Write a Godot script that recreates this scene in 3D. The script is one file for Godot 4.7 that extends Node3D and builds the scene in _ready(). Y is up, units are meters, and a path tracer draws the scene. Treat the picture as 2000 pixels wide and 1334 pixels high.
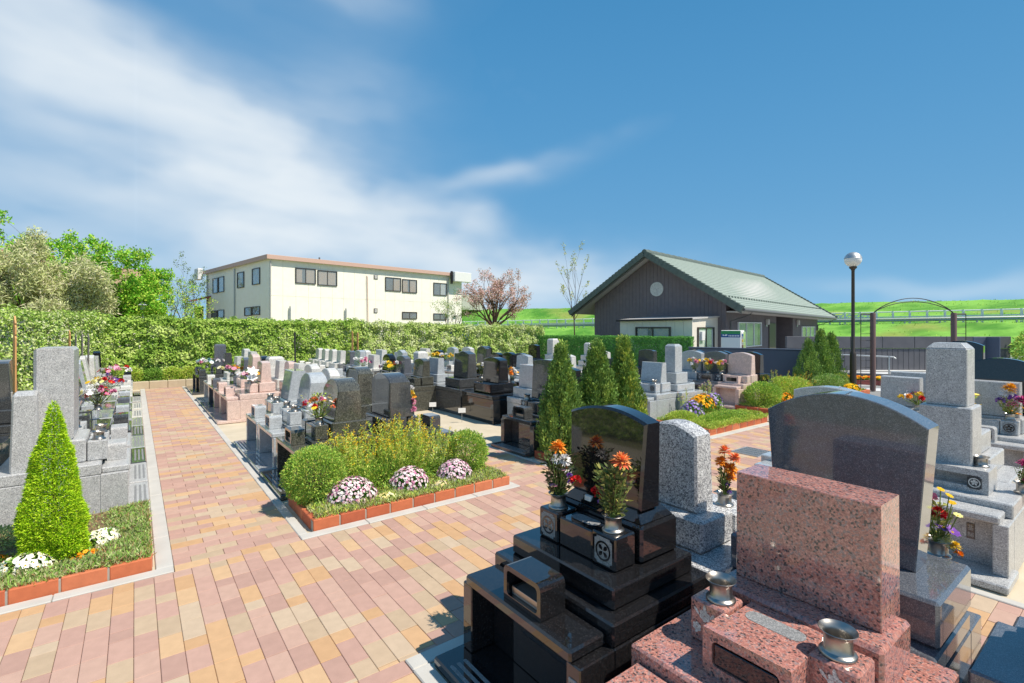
extends Node3D
# A garden cemetery in spring: brick paths, granite graves, beds and hedges, two buildings and a grass levee.
# X runs along the wide cross path, -Z up the long path; y is up, metres.

var rng := RandomNumberGenerator.new()
var M := {}
var taken := {}


class MB:
	var v := PackedVector3Array()
	var n := PackedVector3Array()
	var c := PackedColorArray()
	var t := PackedVector2Array()
	var col := Color.WHITE

	func tri(a: Vector3, b: Vector3, d: Vector3, na: Vector3, nb: Vector3, nd: Vector3) -> void:
		var g := (b - a).cross(d - a)
		if g.dot(na + nb + nd) > 0.0:
			v.append(a); v.append(d); v.append(b)
			n.append(na); n.append(nd); n.append(nb)
		else:
			v.append(a); v.append(b); v.append(d)
			n.append(na); n.append(nb); n.append(nd)
		c.append(col); c.append(col); c.append(col)

	func flat(a: Vector3, b: Vector3, d: Vector3, out: Vector3) -> void:
		var g := (b - a).cross(d - a).normalized()
		if g.dot(out) < 0.0:
			g = -g
		tri(a, b, d, g, g, g)

	func quad(a: Vector3, b: Vector3, d: Vector3, e: Vector3, out: Vector3) -> void:
		flat(a, b, d, out)
		flat(a, d, e, out)

	func quad_n(a: Vector3, b: Vector3, d: Vector3, e: Vector3, na: Vector3, nb: Vector3, nd: Vector3, ne: Vector3) -> void:
		tri(a, b, d, na, nb, nd)
		tri(a, d, e, na, nd, ne)

	# a leaf or petal: two triangles folded along the rib
	func leaf(p: Vector3, dir: Vector3, side: Vector3, up: Vector3, ln: float, wd: float, fold := 0.15, at := 0.5) -> void:
		var tip := p + dir * ln
		var mid := p + dir * ln * at
		var l := mid - side * wd * 0.5 + up * wd * fold
		var r := mid + side * wd * 0.5 + up * wd * fold
		var nl := (up + side * fold).normalized()
		var nr := (up - side * fold).normalized()
		tri(p, l, tip, nl, nl, nl)
		tri(p, tip, r, nr, nr, nr)

	func box(lo: Vector3, hi: Vector3, b := 0.006) -> void:
		var ce := (lo + hi) * 0.5
		var h := (hi - lo) * 0.5
		b = minf(b, minf(h.x, minf(h.y, h.z)) * 0.9)
		hexa(ce, h, Vector2.ZERO, b)

	# box whose top is narrower by ins.x / ins.y on each side, edges chamfered
	func hexa(ce: Vector3, h: Vector3, ins: Vector2, b: float) -> void:
		var P := {}
		for sx in [-1, 1]:
			for sy in [-1, 1]:
				for sz in [-1, 1]:
					var hx := h.x - (ins.x if sy > 0 else 0.0)
					var hz := h.z - (ins.y if sy > 0 else 0.0)
					var k := Vector3i(sx, sy, sz)
					P[[k, 0]] = ce + Vector3(sx * hx, sy * (h.y - b), sz * (hz - b))
					P[[k, 1]] = ce + Vector3(sx * (hx - b), sy * h.y, sz * (hz - b))
					P[[k, 2]] = ce + Vector3(sx * (hx - b), sy * (h.y - b), sz * hz)
		for s in [-1, 1]:
			quad(P[[Vector3i(s, -1, -1), 0]], P[[Vector3i(s, 1, -1), 0]], P[[Vector3i(s, 1, 1), 0]], P[[Vector3i(s, -1, 1), 0]], Vector3(s, 0, 0))
			quad(P[[Vector3i(-1, s, -1), 1]], P[[Vector3i(1, s, -1), 1]], P[[Vector3i(1, s, 1), 1]], P[[Vector3i(-1, s, 1), 1]], Vector3(0, s, 0))
			quad(P[[Vector3i(-1, -1, s), 2]], P[[Vector3i(1, -1, s), 2]], P[[Vector3i(1, 1, s), 2]], P[[Vector3i(-1, 1, s), 2]], Vector3(0, 0, s))
			for r in [-1, 1]:
				quad(P[[Vector3i(s, r, -1), 0]], P[[Vector3i(s, r, 1), 0]], P[[Vector3i(s, r, 1), 1]], P[[Vector3i(s, r, -1), 1]], Vector3(s, r, 0))
				quad(P[[Vector3i(s, -1, r), 0]], P[[Vector3i(s, 1, r), 0]], P[[Vector3i(s, 1, r), 2]], P[[Vector3i(s, -1, r), 2]], Vector3(s, 0, r))
				quad(P[[Vector3i(-1, s, r), 1]], P[[Vector3i(1, s, r), 1]], P[[Vector3i(1, s, r), 2]], P[[Vector3i(-1, s, r), 2]], Vector3(0, s, r))
				for q in [-1, 1]:
					var k := Vector3i(s, r, q)
					flat(P[[k, 0]], P[[k, 1]], P[[k, 2]], Vector3(s, r, q))

	# a slab standing across x: outline in (z, y); its front lies at x0 + lean.x * (y - y0), its back at x1 - lean.y * (y - y0)
	func slab(outline: PackedVector2Array, x0: float, x1: float, y0: float, lean: Vector2, b: float) -> void:
		var k := outline.size()
		var area := 0.0
		for i in k:
			area += outline[i].cross(outline[(i + 1) % k])
		var o := outline.duplicate()
		if area < 0.0:
			o.reverse()
		var en := PackedVector2Array()
		for i in k:
			var e := (o[(i + 1) % k] - o[i]).normalized()
			en.append(Vector2(e.y, -e.x))
		var inn := PackedVector2Array()
		for i in k:
			var a := en[(i + k - 1) % k]
			var d := en[i]
			var m := (a + d).normalized()
			inn.append(o[i] - m * b / maxf(0.35, m.dot(d)))
		var fx := func(p: Vector2) -> float: return x0 + lean.x * (p.y - y0)
		var bx := func(p: Vector2) -> float: return x1 - lean.y * (p.y - y0)
		for i in k:
			var j := (i + 1) % k
			var ni := en[i]
			var na := (en[(i + k - 1) % k] + ni).normalized() if en[(i + k - 1) % k].dot(ni) > 0.85 else ni
			var nb := (en[j] + ni).normalized() if en[j].dot(ni) > 0.85 else ni
			var A := Vector3(0, na.y, na.x)
			var B := Vector3(0, nb.y, nb.x)
			var pa := o[i]
			var pb := o[j]
			var qa := inn[i]
			var qb := inn[j]
			var f0 := Vector3(fx.call(pa) + b, pa.y, pa.x)
			var f1 := Vector3(fx.call(pb) + b, pb.y, pb.x)
			var b0 := Vector3(bx.call(pa) - b, pa.y, pa.x)
			var b1 := Vector3(bx.call(pb) - b, pb.y, pb.x)
			quad_n(f0, f1, b1, b0, A, B, B, A)
			var X := Vector3(1, 0, 0)
			var fa := (A - X).normalized()
			var fb := (B - X).normalized()
			quad_n(f0, f1, Vector3(fx.call(qb), qb.y, qb.x), Vector3(fx.call(qa), qa.y, qa.x), fa, fb, fb, fa)
			fa = (A + X).normalized()
			fb = (B + X).normalized()
			quad_n(b0, b1, Vector3(bx.call(qb), qb.y, qb.x), Vector3(bx.call(qa), qa.y, qa.x), fa, fb, fb, fa)
		var ix := Geometry2D.triangulate_polygon(inn)
		for i in range(0, ix.size(), 3):
			var a := inn[ix[i]]
			var d := inn[ix[i + 1]]
			var e := inn[ix[i + 2]]
			flat(Vector3(fx.call(a), a.y, a.x), Vector3(fx.call(d), d.y, d.x), Vector3(fx.call(e), e.y, e.x), Vector3(-1, 0, 0))
			flat(Vector3(bx.call(a), a.y, a.x), Vector3(bx.call(d), d.y, d.x), Vector3(bx.call(e), e.y, e.x), Vector3(1, 0, 0))

	# upright prism: outline in (x, z) from y0 to y1
	func column(outline: PackedVector2Array, y0: float, y1: float) -> void:
		var k := outline.size()
		var mid := Vector2.ZERO
		for p in outline:
			mid += p / k
		for i in k:
			var a := outline[i]
			var b := outline[(i + 1) % k]
			var e := (b - a).normalized()
			var o := Vector2(e.y, -e.x)
			if o.dot((a + b) * 0.5 - mid) < 0.0:
				o = -o
			quad(Vector3(a.x, y0, a.y), Vector3(b.x, y0, b.y), Vector3(b.x, y1, b.y), Vector3(a.x, y1, a.y), Vector3(o.x, 0, o.y))
		var ix := Geometry2D.triangulate_polygon(outline)
		for i in range(0, ix.size(), 3):
			for y in [y0, y1]:
				flat(Vector3(outline[ix[i]].x, y, outline[ix[i]].y), Vector3(outline[ix[i + 1]].x, y, outline[ix[i + 1]].y), Vector3(outline[ix[i + 2]].x, y, outline[ix[i + 2]].y), Vector3(0, 1 if y == y1 else -1, 0))

	func lathe(o: Vector3, prof: Array, seg := 20) -> void:
		for i in prof.size() - 1:
			var a: Vector2 = prof[i]
			var b: Vector2 = prof[i + 1]
			if a.distance_to(b) < 1e-6:
				continue
			var nn := Vector2(b.y - a.y, a.x - b.x).normalized()
			var n0 := nn
			var n1 := nn
			if i > 0:
				var p: Vector2 = prof[i - 1]
				var pn := Vector2(a.y - p.y, p.x - a.x).normalized()
				if pn.dot(nn) > 0.6:
					n0 = (pn + nn).normalized()
			if i < prof.size() - 2:
				var q: Vector2 = prof[i + 2]
				var qn := Vector2(q.y - b.y, b.x - q.x).normalized()
				if qn.dot(nn) > 0.6:
					n1 = (qn + nn).normalized()
			for s in seg:
				var t0 := TAU * s / seg
				var t1 := TAU * (s + 1) / seg
				var d0 := Vector3(cos(t0), 0, sin(t0))
				var d1 := Vector3(cos(t1), 0, sin(t1))
				var A := o + d0 * a.x + Vector3(0, a.y, 0)
				var B := o + d1 * a.x + Vector3(0, a.y, 0)
				var C := o + d1 * b.x + Vector3(0, b.y, 0)
				var D := o + d0 * b.x + Vector3(0, b.y, 0)
				var na0 := d0 * n0.x + Vector3(0, n0.y, 0)
				var na1 := d1 * n0.x + Vector3(0, n0.y, 0)
				var nb0 := d0 * n1.x + Vector3(0, n1.y, 0)
				var nb1 := d1 * n1.x + Vector3(0, n1.y, 0)
				if a.x > 1e-6:
					tri(A, B, C, na0, na1, nb1)
				if b.x > 1e-6:
					tri(A, C, D, na0, nb1, nb0)

	func tube(pts: Array, rad: Array, seg := 6) -> void:
		var rings := []
		for i in pts.size():
			var d: Vector3 = (pts[mini(i + 1, pts.size() - 1)] - pts[maxi(i - 1, 0)]).normalized()
			var s := d.cross(Vector3(0.31, 0.17, 0.93) if absf(d.y) > 0.8 else Vector3.UP).normalized()
			var u := s.cross(d).normalized()
			var ring := []
			for k in seg:
				var w := TAU * k / seg
				ring.append([pts[i] + (s * cos(w) + u * sin(w)) * rad[mini(i, rad.size() - 1)], s * cos(w) + u * sin(w)])
			rings.append(ring)
		for i in rings.size() - 1:
			for k in seg:
				var a: Array = rings[i][k]
				var b: Array = rings[i][(k + 1) % seg]
				var d: Array = rings[i + 1][(k + 1) % seg]
				var e: Array = rings[i + 1][k]
				quad_n(a[0], b[0], d[0], e[0], a[1], b[1], d[1], e[1])
		for e in [0, rings.size() - 1]:
			var out: Vector3 = (pts[1] - pts[0]) * (-1.0 if e == 0 else 1.0) if e == 0 else pts[-1] - pts[-2]
			for k in range(1, seg - 1):
				flat(rings[e][0][0], rings[e][k][0], rings[e][k + 1][0], out)

	func mesh() -> ArrayMesh:
		var a := []
		a.resize(Mesh.ARRAY_MAX)
		a[Mesh.ARRAY_VERTEX] = v
		a[Mesh.ARRAY_NORMAL] = n
		a[Mesh.ARRAY_COLOR] = c
		if t.size() == v.size():
			a[Mesh.ARRAY_TEX_UV] = t
		var m := ArrayMesh.new()
		m.add_surface_from_arrays(Mesh.PRIMITIVE_TRIANGLES, a)
		return m


func numbered(parent: Node, called: String) -> String:
	var key := str(parent.get_instance_id()) + called
	var k: int = taken.get(key, 0)
	taken[key] = k + 1
	return called if k == 0 else "%s_%03d" % [called, k]


func place(mesh: Mesh, called: String, mat: Material, parent: Node, at := Vector3.ZERO, turn := 0.0) -> MeshInstance3D:
	var o := MeshInstance3D.new()
	o.mesh = mesh
	o.name = numbered(parent, called)
	o.material_override = mat
	o.position = at
	o.rotation.y = turn
	parent.add_child(o, true)
	return o


func put(mb: MB, called: String, mat: Material, parent: Node = self) -> MeshInstance3D:
	return place(mb.mesh(), called, mat, parent)


func boxpart(called: String, lo: Vector3, hi: Vector3, mat: Material, parent: Node, b := 0.006) -> MeshInstance3D:
	var mb := MB.new()
	mb.box(lo, hi, b)
	return put(mb, called, mat, parent)


func tag(o: Node, label: String, category: String, group := "") -> Node:
	o.set_meta("label", label)
	o.set_meta("category", category)
	if group:
		o.set_meta("group", group)
	return o


func thing(called: String, label: String, category: String, at := Vector3.ZERO, turn := 0.0, group := "") -> Node3D:
	var o := Node3D.new()
	o.name = numbered(self, called)
	o.position = at
	o.rotation.y = turn
	add_child(o, true)
	tag(o, label, category, group)
	return o


func setting(called: String) -> Node3D:
	var o := Node3D.new()
	o.name = numbered(self, called)
	add_child(o, true)
	o.set_meta("kind", "structure")
	return o


func stuff(o: Node) -> Node:
	o.set_meta("kind", "stuff")
	return o


func lin(r: float, g: float, b: float) -> Color:
	return Color(r / 255.0, g / 255.0, b / 255.0).srgb_to_linear()


func srgb(r: float, g: float, b: float) -> Color:
	return Color(r / 255.0, g / 255.0, b / 255.0)


# ---------------------------------------------------------------- materials

func plain(key: String, col: Color, rough: float, metal := 0.0) -> StandardMaterial3D:
	var m := StandardMaterial3D.new()
	m.resource_name = key
	m.albedo_color = col
	m.roughness = rough
	m.metallic = metal
	M[key] = m
	return m


func noise_bytes(kind: String, freq: float, size: int, sd: int, oct := 1) -> PackedByteArray:
	var f := FastNoiseLite.new()
	f.seed = sd
	f.frequency = freq
	if kind == "cell":
		f.noise_type = FastNoiseLite.TYPE_CELLULAR
		f.cellular_return_type = FastNoiseLite.RETURN_CELL_VALUE
		f.cellular_jitter = 1.0
		f.domain_warp_enabled = true
		f.domain_warp_amplitude = 0.35 / freq
		f.domain_warp_frequency = freq * 1.7
		f.fractal_type = FastNoiseLite.FRACTAL_NONE
	else:
		f.noise_type = FastNoiseLite.TYPE_SIMPLEX_SMOOTH
		f.fractal_type = FastNoiseLite.FRACTAL_FBM
		f.fractal_octaves = oct
	var im := f.get_seamless_image(size, size, false, false, 0.05, true)
	im.convert(Image.FORMAT_L8)
	return im.get_data()


func tex(size: int, fn: Callable) -> ImageTexture:
	var d := PackedByteArray()
	d.resize(size * size * 3)
	for i in size * size:
		var q: Color = fn.call(i)
		d[i * 3] = clampi(int(q.r * 255.0 + 0.5), 0, 255)
		d[i * 3 + 1] = clampi(int(q.g * 255.0 + 0.5), 0, 255)
		d[i * 3 + 2] = clampi(int(q.b * 255.0 + 0.5), 0, 255)
	return ImageTexture.create_from_image(Image.create_from_data(size, size, false, Image.FORMAT_RGB8, d))


# granite: grains picked from a palette [share, colour], drawn at grain size in pixels on a sheet of span metres
func granite(key: String, palette: Array, grain: float, span: float, rough: float, sd: int, polish := 0.0) -> void:
	var size := 512
	var a := noise_bytes("cell", 1.0 / grain, size, sd)
	var b := noise_bytes("cell", 1.0 / (grain * 0.55), size, sd + 7)
	var f := noise_bytes("fbm", 0.012, size, sd + 13, 3)
	# the grains' values are not spread evenly: rank them
	var hist := PackedInt32Array()
	hist.resize(256)
	for q in a:
		hist[q] += 1
	var rank := PackedFloat32Array()
	rank.resize(256)
	var sum := 0.0
	for i in 256:
		rank[i] = (sum + hist[i] * 0.5) / a.size()
		sum += hist[i]
	var lut := []
	for i in 256:
		var at := 0.0
		var got: Color = palette[-1][1]
		for e in palette:
			at += e[0]
			if rank[i] <= at:
				got = e[1]
				break
		lut.append(got)
	var t := tex(size, func(i: int) -> Color:
		var q: Color = lut[a[i]]
		var k := 0.86 + 0.28 * (b[i] / 255.0) + 0.10 * (f[i] / 255.0 - 0.5)
		return Color(q.r * k, q.g * k, q.b * k))
	var m := plain(key, Color.WHITE, rough)
	m.albedo_texture = t
	m.uv1_triplanar = true
	m.uv1_world_triplanar = true
	m.uv1_triplanar_sharpness = 8.0
	m.uv1_scale = Vector3.ONE / span
	if polish > 0.0:
		m.clearcoat_enabled = true
		m.clearcoat = polish
		m.clearcoat_roughness = 0.03


# mottled matter: base colour with soft patches and grain
func mottled(key: String, c0: Color, c1: Color, span: float, rough: float, sd: int, grainy := 0.5, size := 512, vertex := false, relief := 0.0) -> void:
	var f := noise_bytes("fbm", 0.01, size, sd, 5)
	var g := noise_bytes("fbm", 0.35, size, sd + 3, 2)
	var t := tex(size, func(i: int) -> Color:
		return c0.lerp(c1, clampf((f[i] / 255.0) * (1.0 - grainy) + (g[i] / 255.0) * grainy, 0, 1)))
	var m := plain(key, Color.WHITE, rough)
	m.albedo_texture = t
	m.uv1_triplanar = true
	m.uv1_world_triplanar = true
	m.uv1_triplanar_sharpness = 6.0
	m.uv1_scale = Vector3.ONE / span
	m.vertex_color_use_as_albedo = vertex
	if relief > 0.0:
		m.heightmap_enabled = true
		m.heightmap_scale = relief
		m.heightmap_texture = t


func leafy(key: String, rough := 0.7, back := 0.35) -> void:
	var m := plain(key, Color.WHITE, rough)
	m.vertex_color_use_as_albedo = true
	m.cull_mode = BaseMaterial3D.CULL_DISABLED
	m.backlight_enabled = true
	m.backlight = Color(back, back, back)
	m.metallic_specular = 0.22


func make_materials() -> void:
	granite("black", [[0.80, srgb(26, 26, 28)], [0.14, srgb(36, 36, 38)], [0.06, srgb(54, 54, 56)]], 3.0, 0.5, 0.055, 1, 0.7)
	granite("pink", [[0.10, srgb(82, 70, 70)], [0.18, srgb(148, 124, 121)], [0.40, srgb(178, 122, 110)], [0.22, srgb(192, 138, 125)], [0.10, srgb(160, 104, 95)]], 5.5, 0.62, 0.10, 2, 0.5)
	granite("speckled", [[0.20, srgb(104, 105, 110)], [0.28, srgb(160, 161, 164)], [0.37, srgb(204, 204, 204)], [0.15, srgb(222, 222, 220)]], 4.2, 0.62, 0.35, 3)
	granite("slate", [[0.55, srgb(84, 89, 97)], [0.30, srgb(98, 102, 110)], [0.15, srgb(126, 129, 135)]], 2.4, 0.5, 0.10, 4, 0.7)
	granite("grey", [[0.12, srgb(132, 132, 134)], [0.33, srgb(164, 165, 166)], [0.35, srgb(186, 187, 187)], [0.20, srgb(200, 200, 198)]], 3.2, 0.6, 0.32, 5)
	granite("silver", [[0.35, srgb(158, 164, 168)], [0.40, srgb(176, 181, 184)], [0.25, srgb(196, 200, 202)]], 3.4, 0.5, 0.10, 6, 0.7)
	granite("white_grey", [[0.30, srgb(186, 185, 181)], [0.45, srgb(206, 205, 200)], [0.25, srgb(222, 221, 216)]], 4.0, 0.5, 0.28, 7)
	granite("charcoal", [[0.55, srgb(58, 60, 62)], [0.30, srgb(76, 78, 79)], [0.15, srgb(104, 105, 104)]], 3.4, 0.5, 0.07, 8, 0.7)
	granite("olive", [[0.45, srgb(60, 61, 55)], [0.35, srgb(80, 80, 72)], [0.20, srgb(118, 117, 106)]], 5.0, 0.5, 0.08, 9, 0.7)
	granite("rose_beige", [[0.30, srgb(196, 170, 160)], [0.45, srgb(212, 188, 178)], [0.25, srgb(224, 204, 196)]], 3.6, 0.5, 0.16, 10)
	granite("honed", [[0.40, srgb(118, 120, 122)], [0.40, srgb(138, 140, 141)], [0.20, srgb(160, 161, 161)]], 3.0, 0.5, 0.6, 11)
	mottled("paver", srgb(196, 195, 194), srgb(255, 255, 255), 0.42, 0.92, 21, 0.8, 512, true)
	mottled("concrete", srgb(180, 177, 170), srgb(204, 201, 194), 1.4, 0.9, 22, 0.45)
	mottled("sandy", srgb(186, 174, 150), srgb(212, 200, 178), 1.9, 0.95, 23, 0.5)
	mottled("brick", srgb(212, 208, 206), srgb(255, 255, 255), 0.5, 0.9, 24, 0.5, 512, true)
	mottled("mortar", srgb(150, 146, 136), srgb(178, 172, 160), 0.5, 0.95, 25, 0.6, 256)
	mottled("joint_sand", srgb(168, 128, 112), srgb(190, 150, 130), 0.5, 1.0, 42, 0.6, 256)
	mottled("soil", srgb(104, 84, 62), srgb(142, 118, 90), 0.7, 1.0, 26, 0.6, 256)
	mottled("asphalt", srgb(128, 128, 128), srgb(152, 152, 150), 2.2, 0.95, 27, 0.6)
	mottled("meadow", srgb(84, 124, 40), srgb(120, 160, 58), 5.0, 1.0, 28, 0.35)
	mottled("earth", srgb(120, 122, 84), srgb(156, 150, 112), 6.0, 1.0, 29, 0.4)
	mottled("siding", srgb(246, 242, 226), srgb(252, 250, 238), 3.0, 0.7, 30, 0.25)
	mottled("plum", srgb(110, 102, 106), srgb(126, 118, 121), 1.6, 0.8, 31, 0.4)
	mottled("render_cream", srgb(222, 214, 198), srgb(236, 230, 216), 2.0, 0.8, 32, 0.3, 256)
	mottled("tile", srgb(138, 152, 144), srgb(166, 178, 169), 1.1, 0.8, 33, 0.5)
	mottled("navy", srgb(74, 84, 102), srgb(86, 96, 114), 2.2, 0.55, 34, 0.3, 256)
	mottled("bark", srgb(76, 60, 48), srgb(118, 100, 82), 0.6, 0.95, 35, 0.55, 256)
	mottled("boards", srgb(88, 88, 94), srgb(108, 108, 113), 1.3, 0.8, 36, 0.4, 256)
	mottled("aggregate", srgb(176, 160, 134), srgb(206, 192, 166), 0.6, 0.95, 37, 0.6, 256)
	mottled("wood", srgb(196, 140, 84), srgb(224, 172, 112), 0.4, 0.7, 38, 0.5, 256)
	leafy("leaf", 0.7, 0.55)
	leafy("needle", 0.6, 0.25)
	leafy("petal", 0.6, 0.4)
	plain("steel", srgb(170, 166, 160), 0.34, 1.0)
	plain("galvanised", srgb(186, 190, 192), 0.45, 0.8)
	plain("white_paint", srgb(232, 232, 230), 0.5)
	plain("rail_paint", srgb(238, 240, 240), 0.45)
	plain("card", srgb(240, 240, 238), 0.7)
	plain("lamp_pole", srgb(74, 66, 60), 0.45, 0.3)
	plain("brown_paint", srgb(112, 88, 84), 0.5)
	plain("trim_pink", srgb(206, 172, 156), 0.6)
	plain("window_frame", srgb(86, 80, 74), 0.45, 0.4)
	plain("dark_metal", srgb(58, 56, 56), 0.5, 0.4)
	plain("gutter", srgb(104, 104, 104), 0.5)
	plain("soffit", srgb(196, 193, 190), 0.7)
	plain("curtain", srgb(206, 204, 198), 0.9)
	plain("curtain_tan", srgb(196, 168, 138), 0.9)
	plain("room", srgb(70, 68, 66), 0.9)
	plain("red_roof", srgb(156, 82, 74), 0.7)
	plain("tan_roof", srgb(170, 146, 116), 0.8)
	plain("ash", srgb(120, 118, 114), 1.0)
	plain("blue_drum", srgb(46, 92, 150), 0.5)
	plain("ceramic", srgb(70, 64, 60), 0.35)
	plain("black_plastic", srgb(34, 34, 36), 0.4)
	var gl := plain("glass", Color(0.75, 0.8, 0.82, 0.22), 0.03)
	gl.transparency = BaseMaterial3D.TRANSPARENCY_ALPHA
	var st := plain("tint", Color.WHITE, 0.7)
	st.vertex_color_use_as_albedo = true
	mottled("levee", srgb(196, 200, 190), srgb(255, 255, 255), 2.4, 1.0, 40, 0.6, 512, true)
	mottled("tile_dark", srgb(82, 94, 88), srgb(104, 116, 108), 1.1, 0.6, 41, 0.5, 256)
	plain("opal", srgb(240, 240, 238), 0.15)


# ---------------------------------------------------------------- sky, sun, camera

const EXPOSURE := 1.5


func make_sky() -> Sky:
	var w := 1024
	var h := 512
	var f1 := FastNoiseLite.new()
	f1.seed = 5
	f1.frequency = 1.0
	f1.fractal_octaves = 5
	var f2 := FastNoiseLite.new()
	f2.seed = 11
	f2.frequency = 1.0
	f2.fractal_octaves = 4
	# soft masses of cirrus: azimuth from -Z to +X, elevation, half sizes (degrees), tilt, amount
	var puffs := [[3.0, 19.0, 15.0, 6.5, -25.0, 1.0], [14.0, 13.0, 14.0, 3.8, -22.0, 1.0], [-9.0, 21.0, 10.0, 8.0, -35.0, 0.75], [27.0, 7.5, 15.0, 4.2, -9.0, 0.8], [38.0, 4.5, 14.0, 3.4, 0.0, 0.55], [17.0, 22.0, 10.0, 5.0, 10.0, 0.32], [34.0, 16.3, 8.0, 1.0, 12.0, 0.45], [20.0, 33.5, 8.0, 2.6, 5.0, 0.35], [-4.0, 8.0, 16.0, 5.0, 0.0, 0.5],
		[-40.0, 28.0, 20.0, 9.0, 20.0, 0.7], [-96.0, 22.0, 26.0, 8.0, -12.0, 0.7], [-150.0, 30.0, 28.0, 9.0, 16.0, 0.6], [160.0, 24.0, 22.0, 8.0, -10.0, 0.5], [78.0, 3.0, 9.0, 1.0, 0.0, 0.3]]
	var data := PackedFloat32Array()
	data.resize(w * h * 3)
	var zen := Vector3(0.026, 0.19, 0.43) / EXPOSURE
	var mid := Vector3(0.085, 0.31, 0.60) / EXPOSURE
	var hor := Vector3(0.30, 0.58, 0.83) / EXPOSURE
	for j in h:
		var el := 90.0 - (j + 0.5) / h * 180.0
		var e := maxf(el, 0.0)
		var base := hor.lerp(mid, 1.0 - exp(-e / 9.0)).lerp(zen, smoothstep(14.0, 62.0, e))
		for i in w:
			var az := wrapf((i + 0.5) / w * 360.0, -180.0, 180.0)
			var c := base
			if el > -1.0:
				var amount := 0.0
				var d := Vector3(sin(deg_to_rad(az)) * cos(deg_to_rad(e)), sin(deg_to_rad(e)) * 1.6, cos(deg_to_rad(az)) * cos(deg_to_rad(e)))
				var warp := f2.get_noise_3dv(d * 2.6)
				for p in puffs:
					var da := wrapf(az - p[0], -180.0, 180.0) + warp * 9.0
					var de: float = el - p[1] + warp * 4.0
					if absf(da) < p[2] * 2.6 and absf(de) < p[2] * 2.0:
						var r := deg_to_rad(p[4])
						var u: float = (da * cos(r) + de * sin(r)) / p[2]
						var v: float = (-da * sin(r) + de * cos(r)) / p[3]
						amount += p[5] * exp(-(u * u + v * v) * 0.9)
				if amount > 0.004:
					var s := d.rotated(Vector3.UP, deg_to_rad(20.0))
					var streak := f1.get_noise_3d(s.x * 2.2 + warp * 0.5, s.y * 7.5 + s.x * 1.6, s.z * 2.2)
					var fine := f2.get_noise_3d(s.x * 6.0, s.y * 17.0 + s.x * 4.0, s.z * 6.0)
					amount = 1.0 - exp(-1.05 * maxf(0.0, amount * (0.9 + streak * 0.55 + fine * 0.2)))
					c = c.lerp(Vector3(0.86, 0.92, 0.96) / EXPOSURE, amount)
			else:
				c = Vector3(0.40, 0.40, 0.35) / EXPOSURE
			var k := (j * w + i) * 3
			data[k] = c.x
			data[k + 1] = c.y
			data[k + 2] = c.z
	var im := Image.create_from_data(w, h, false, Image.FORMAT_RGBF, data.to_byte_array())
	im.resize(2048, 1024, Image.INTERPOLATE_CUBIC)
	var sm := PanoramaSkyMaterial.new()
	sm.panorama = ImageTexture.create_from_image(im)
	sm.energy_multiplier = 1.0
	var sky := Sky.new()
	sky.sky_material = sm
	return sky


func light_and_camera() -> void:
	var cam := Camera3D.new()
	cam.name = "camera"
	cam.projection = Camera3D.PROJECTION_FRUSTUM
	cam.near = 0.05
	cam.far = 600.0
	cam.size = 0.05 * 1334.0 / 971.0
	cam.frustum_offset = Vector2(0, -29.0 / 971.0 * 0.05)
	cam.position = Vector3(0, 1.62, 0)
	cam.rotation.y = deg_to_rad(-37.2)
	add_child(cam)
	cam.current = true
	var we := WorldEnvironment.new()
	we.name = "world_environment"
	var env := Environment.new()
	env.background_mode = Environment.BG_SKY
	env.sky = make_sky()
	env.tonemap_mode = Environment.TONE_MAPPER_LINEAR
	env.tonemap_exposure = EXPOSURE
	env.sdfgi_enabled = true
	env.ssao_enabled = true
	env.ssil_enabled = true
	we.environment = env
	add_child(we)
	var sun := DirectionalLight3D.new()
	sun.name = "sun"
	sun.light_energy = 1.18
	sun.light_color = Color(1.0, 0.96, 0.9)
	sun.light_angular_distance = 0.5
	sun.shadow_enabled = true
	add_child(sun)
	sun.look_at_from_position(Vector3.ZERO, Vector3(-0.37, -1.0, -0.57), Vector3(0, 0, 1))


func _ready() -> void:
	rng.seed = 20240417
	light_and_camera()
	make_materials()
	build_setting()
	build_graves()
	build_beds()
	build_surroundings()
	build_details()


# ---------------------------------------------------------------- ground, paths, levee

func sheet(called: String, x0: float, x1: float, z0: float, z1: float, y: float, mat: Material, parent: Node) -> MeshInstance3D:
	var mb := MB.new()
	mb.quad(Vector3(x0, y, z0), Vector3(x1, y, z0), Vector3(x1, y, z1), Vector3(x0, y, z1), Vector3.UP)
	return put(mb, called, mat, parent)


func build_setting() -> void:
	var g := setting("ground")
	sheet("soil_sheet", -250, 250, -250, 120, -0.06, M.earth, g)
	for r in [[-3.4, 0.11, -16.6, -3.975], [1.08, 3.05, -16.4, -4.0], [3.83, 5.92, -16.4, -4.0], [6.66, 8.60, -16.4, -4.0], [9.34, 12.6, -14.0, -4.0], [1.13, 3.10, -2.15, 4.0], [4.12, 6.15, -2.15, 4.0], [6.88, 9.0, -2.15, 4.0], [9.6, 12.2, -2.15, 4.0], [-3.4, 0.11, -2.15, 4.0]]:
		sheet("yard_floor", r[0], r[1], r[2], r[3], -0.006, M.sandy, g)
	var lot := setting("car_park")
	sheet("asphalt_sheet", 12.7, 60.0, -16.0, 30.0, -0.02, M.asphalt, lot)
	for k in 6:
		var mb := MB.new()
		var o := Vector3(14.9 + k * 1.35, -0.014, -4.9 - k * 0.42)
		var d := Vector3(0.79, 0, 0.61)
		var s := Vector3(0.61, 0, -0.79) * 0.26
		mb.quad(o - s, o - s + d * 6.5, o + s + d * 6.5, o + s, Vector3.UP)
		put(mb, "parking_line", M.white_paint, lot)
	make_pavers()
	make_kerbs()
	make_levee()


var paver_tones := []
var paver_meshes := {}


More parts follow.
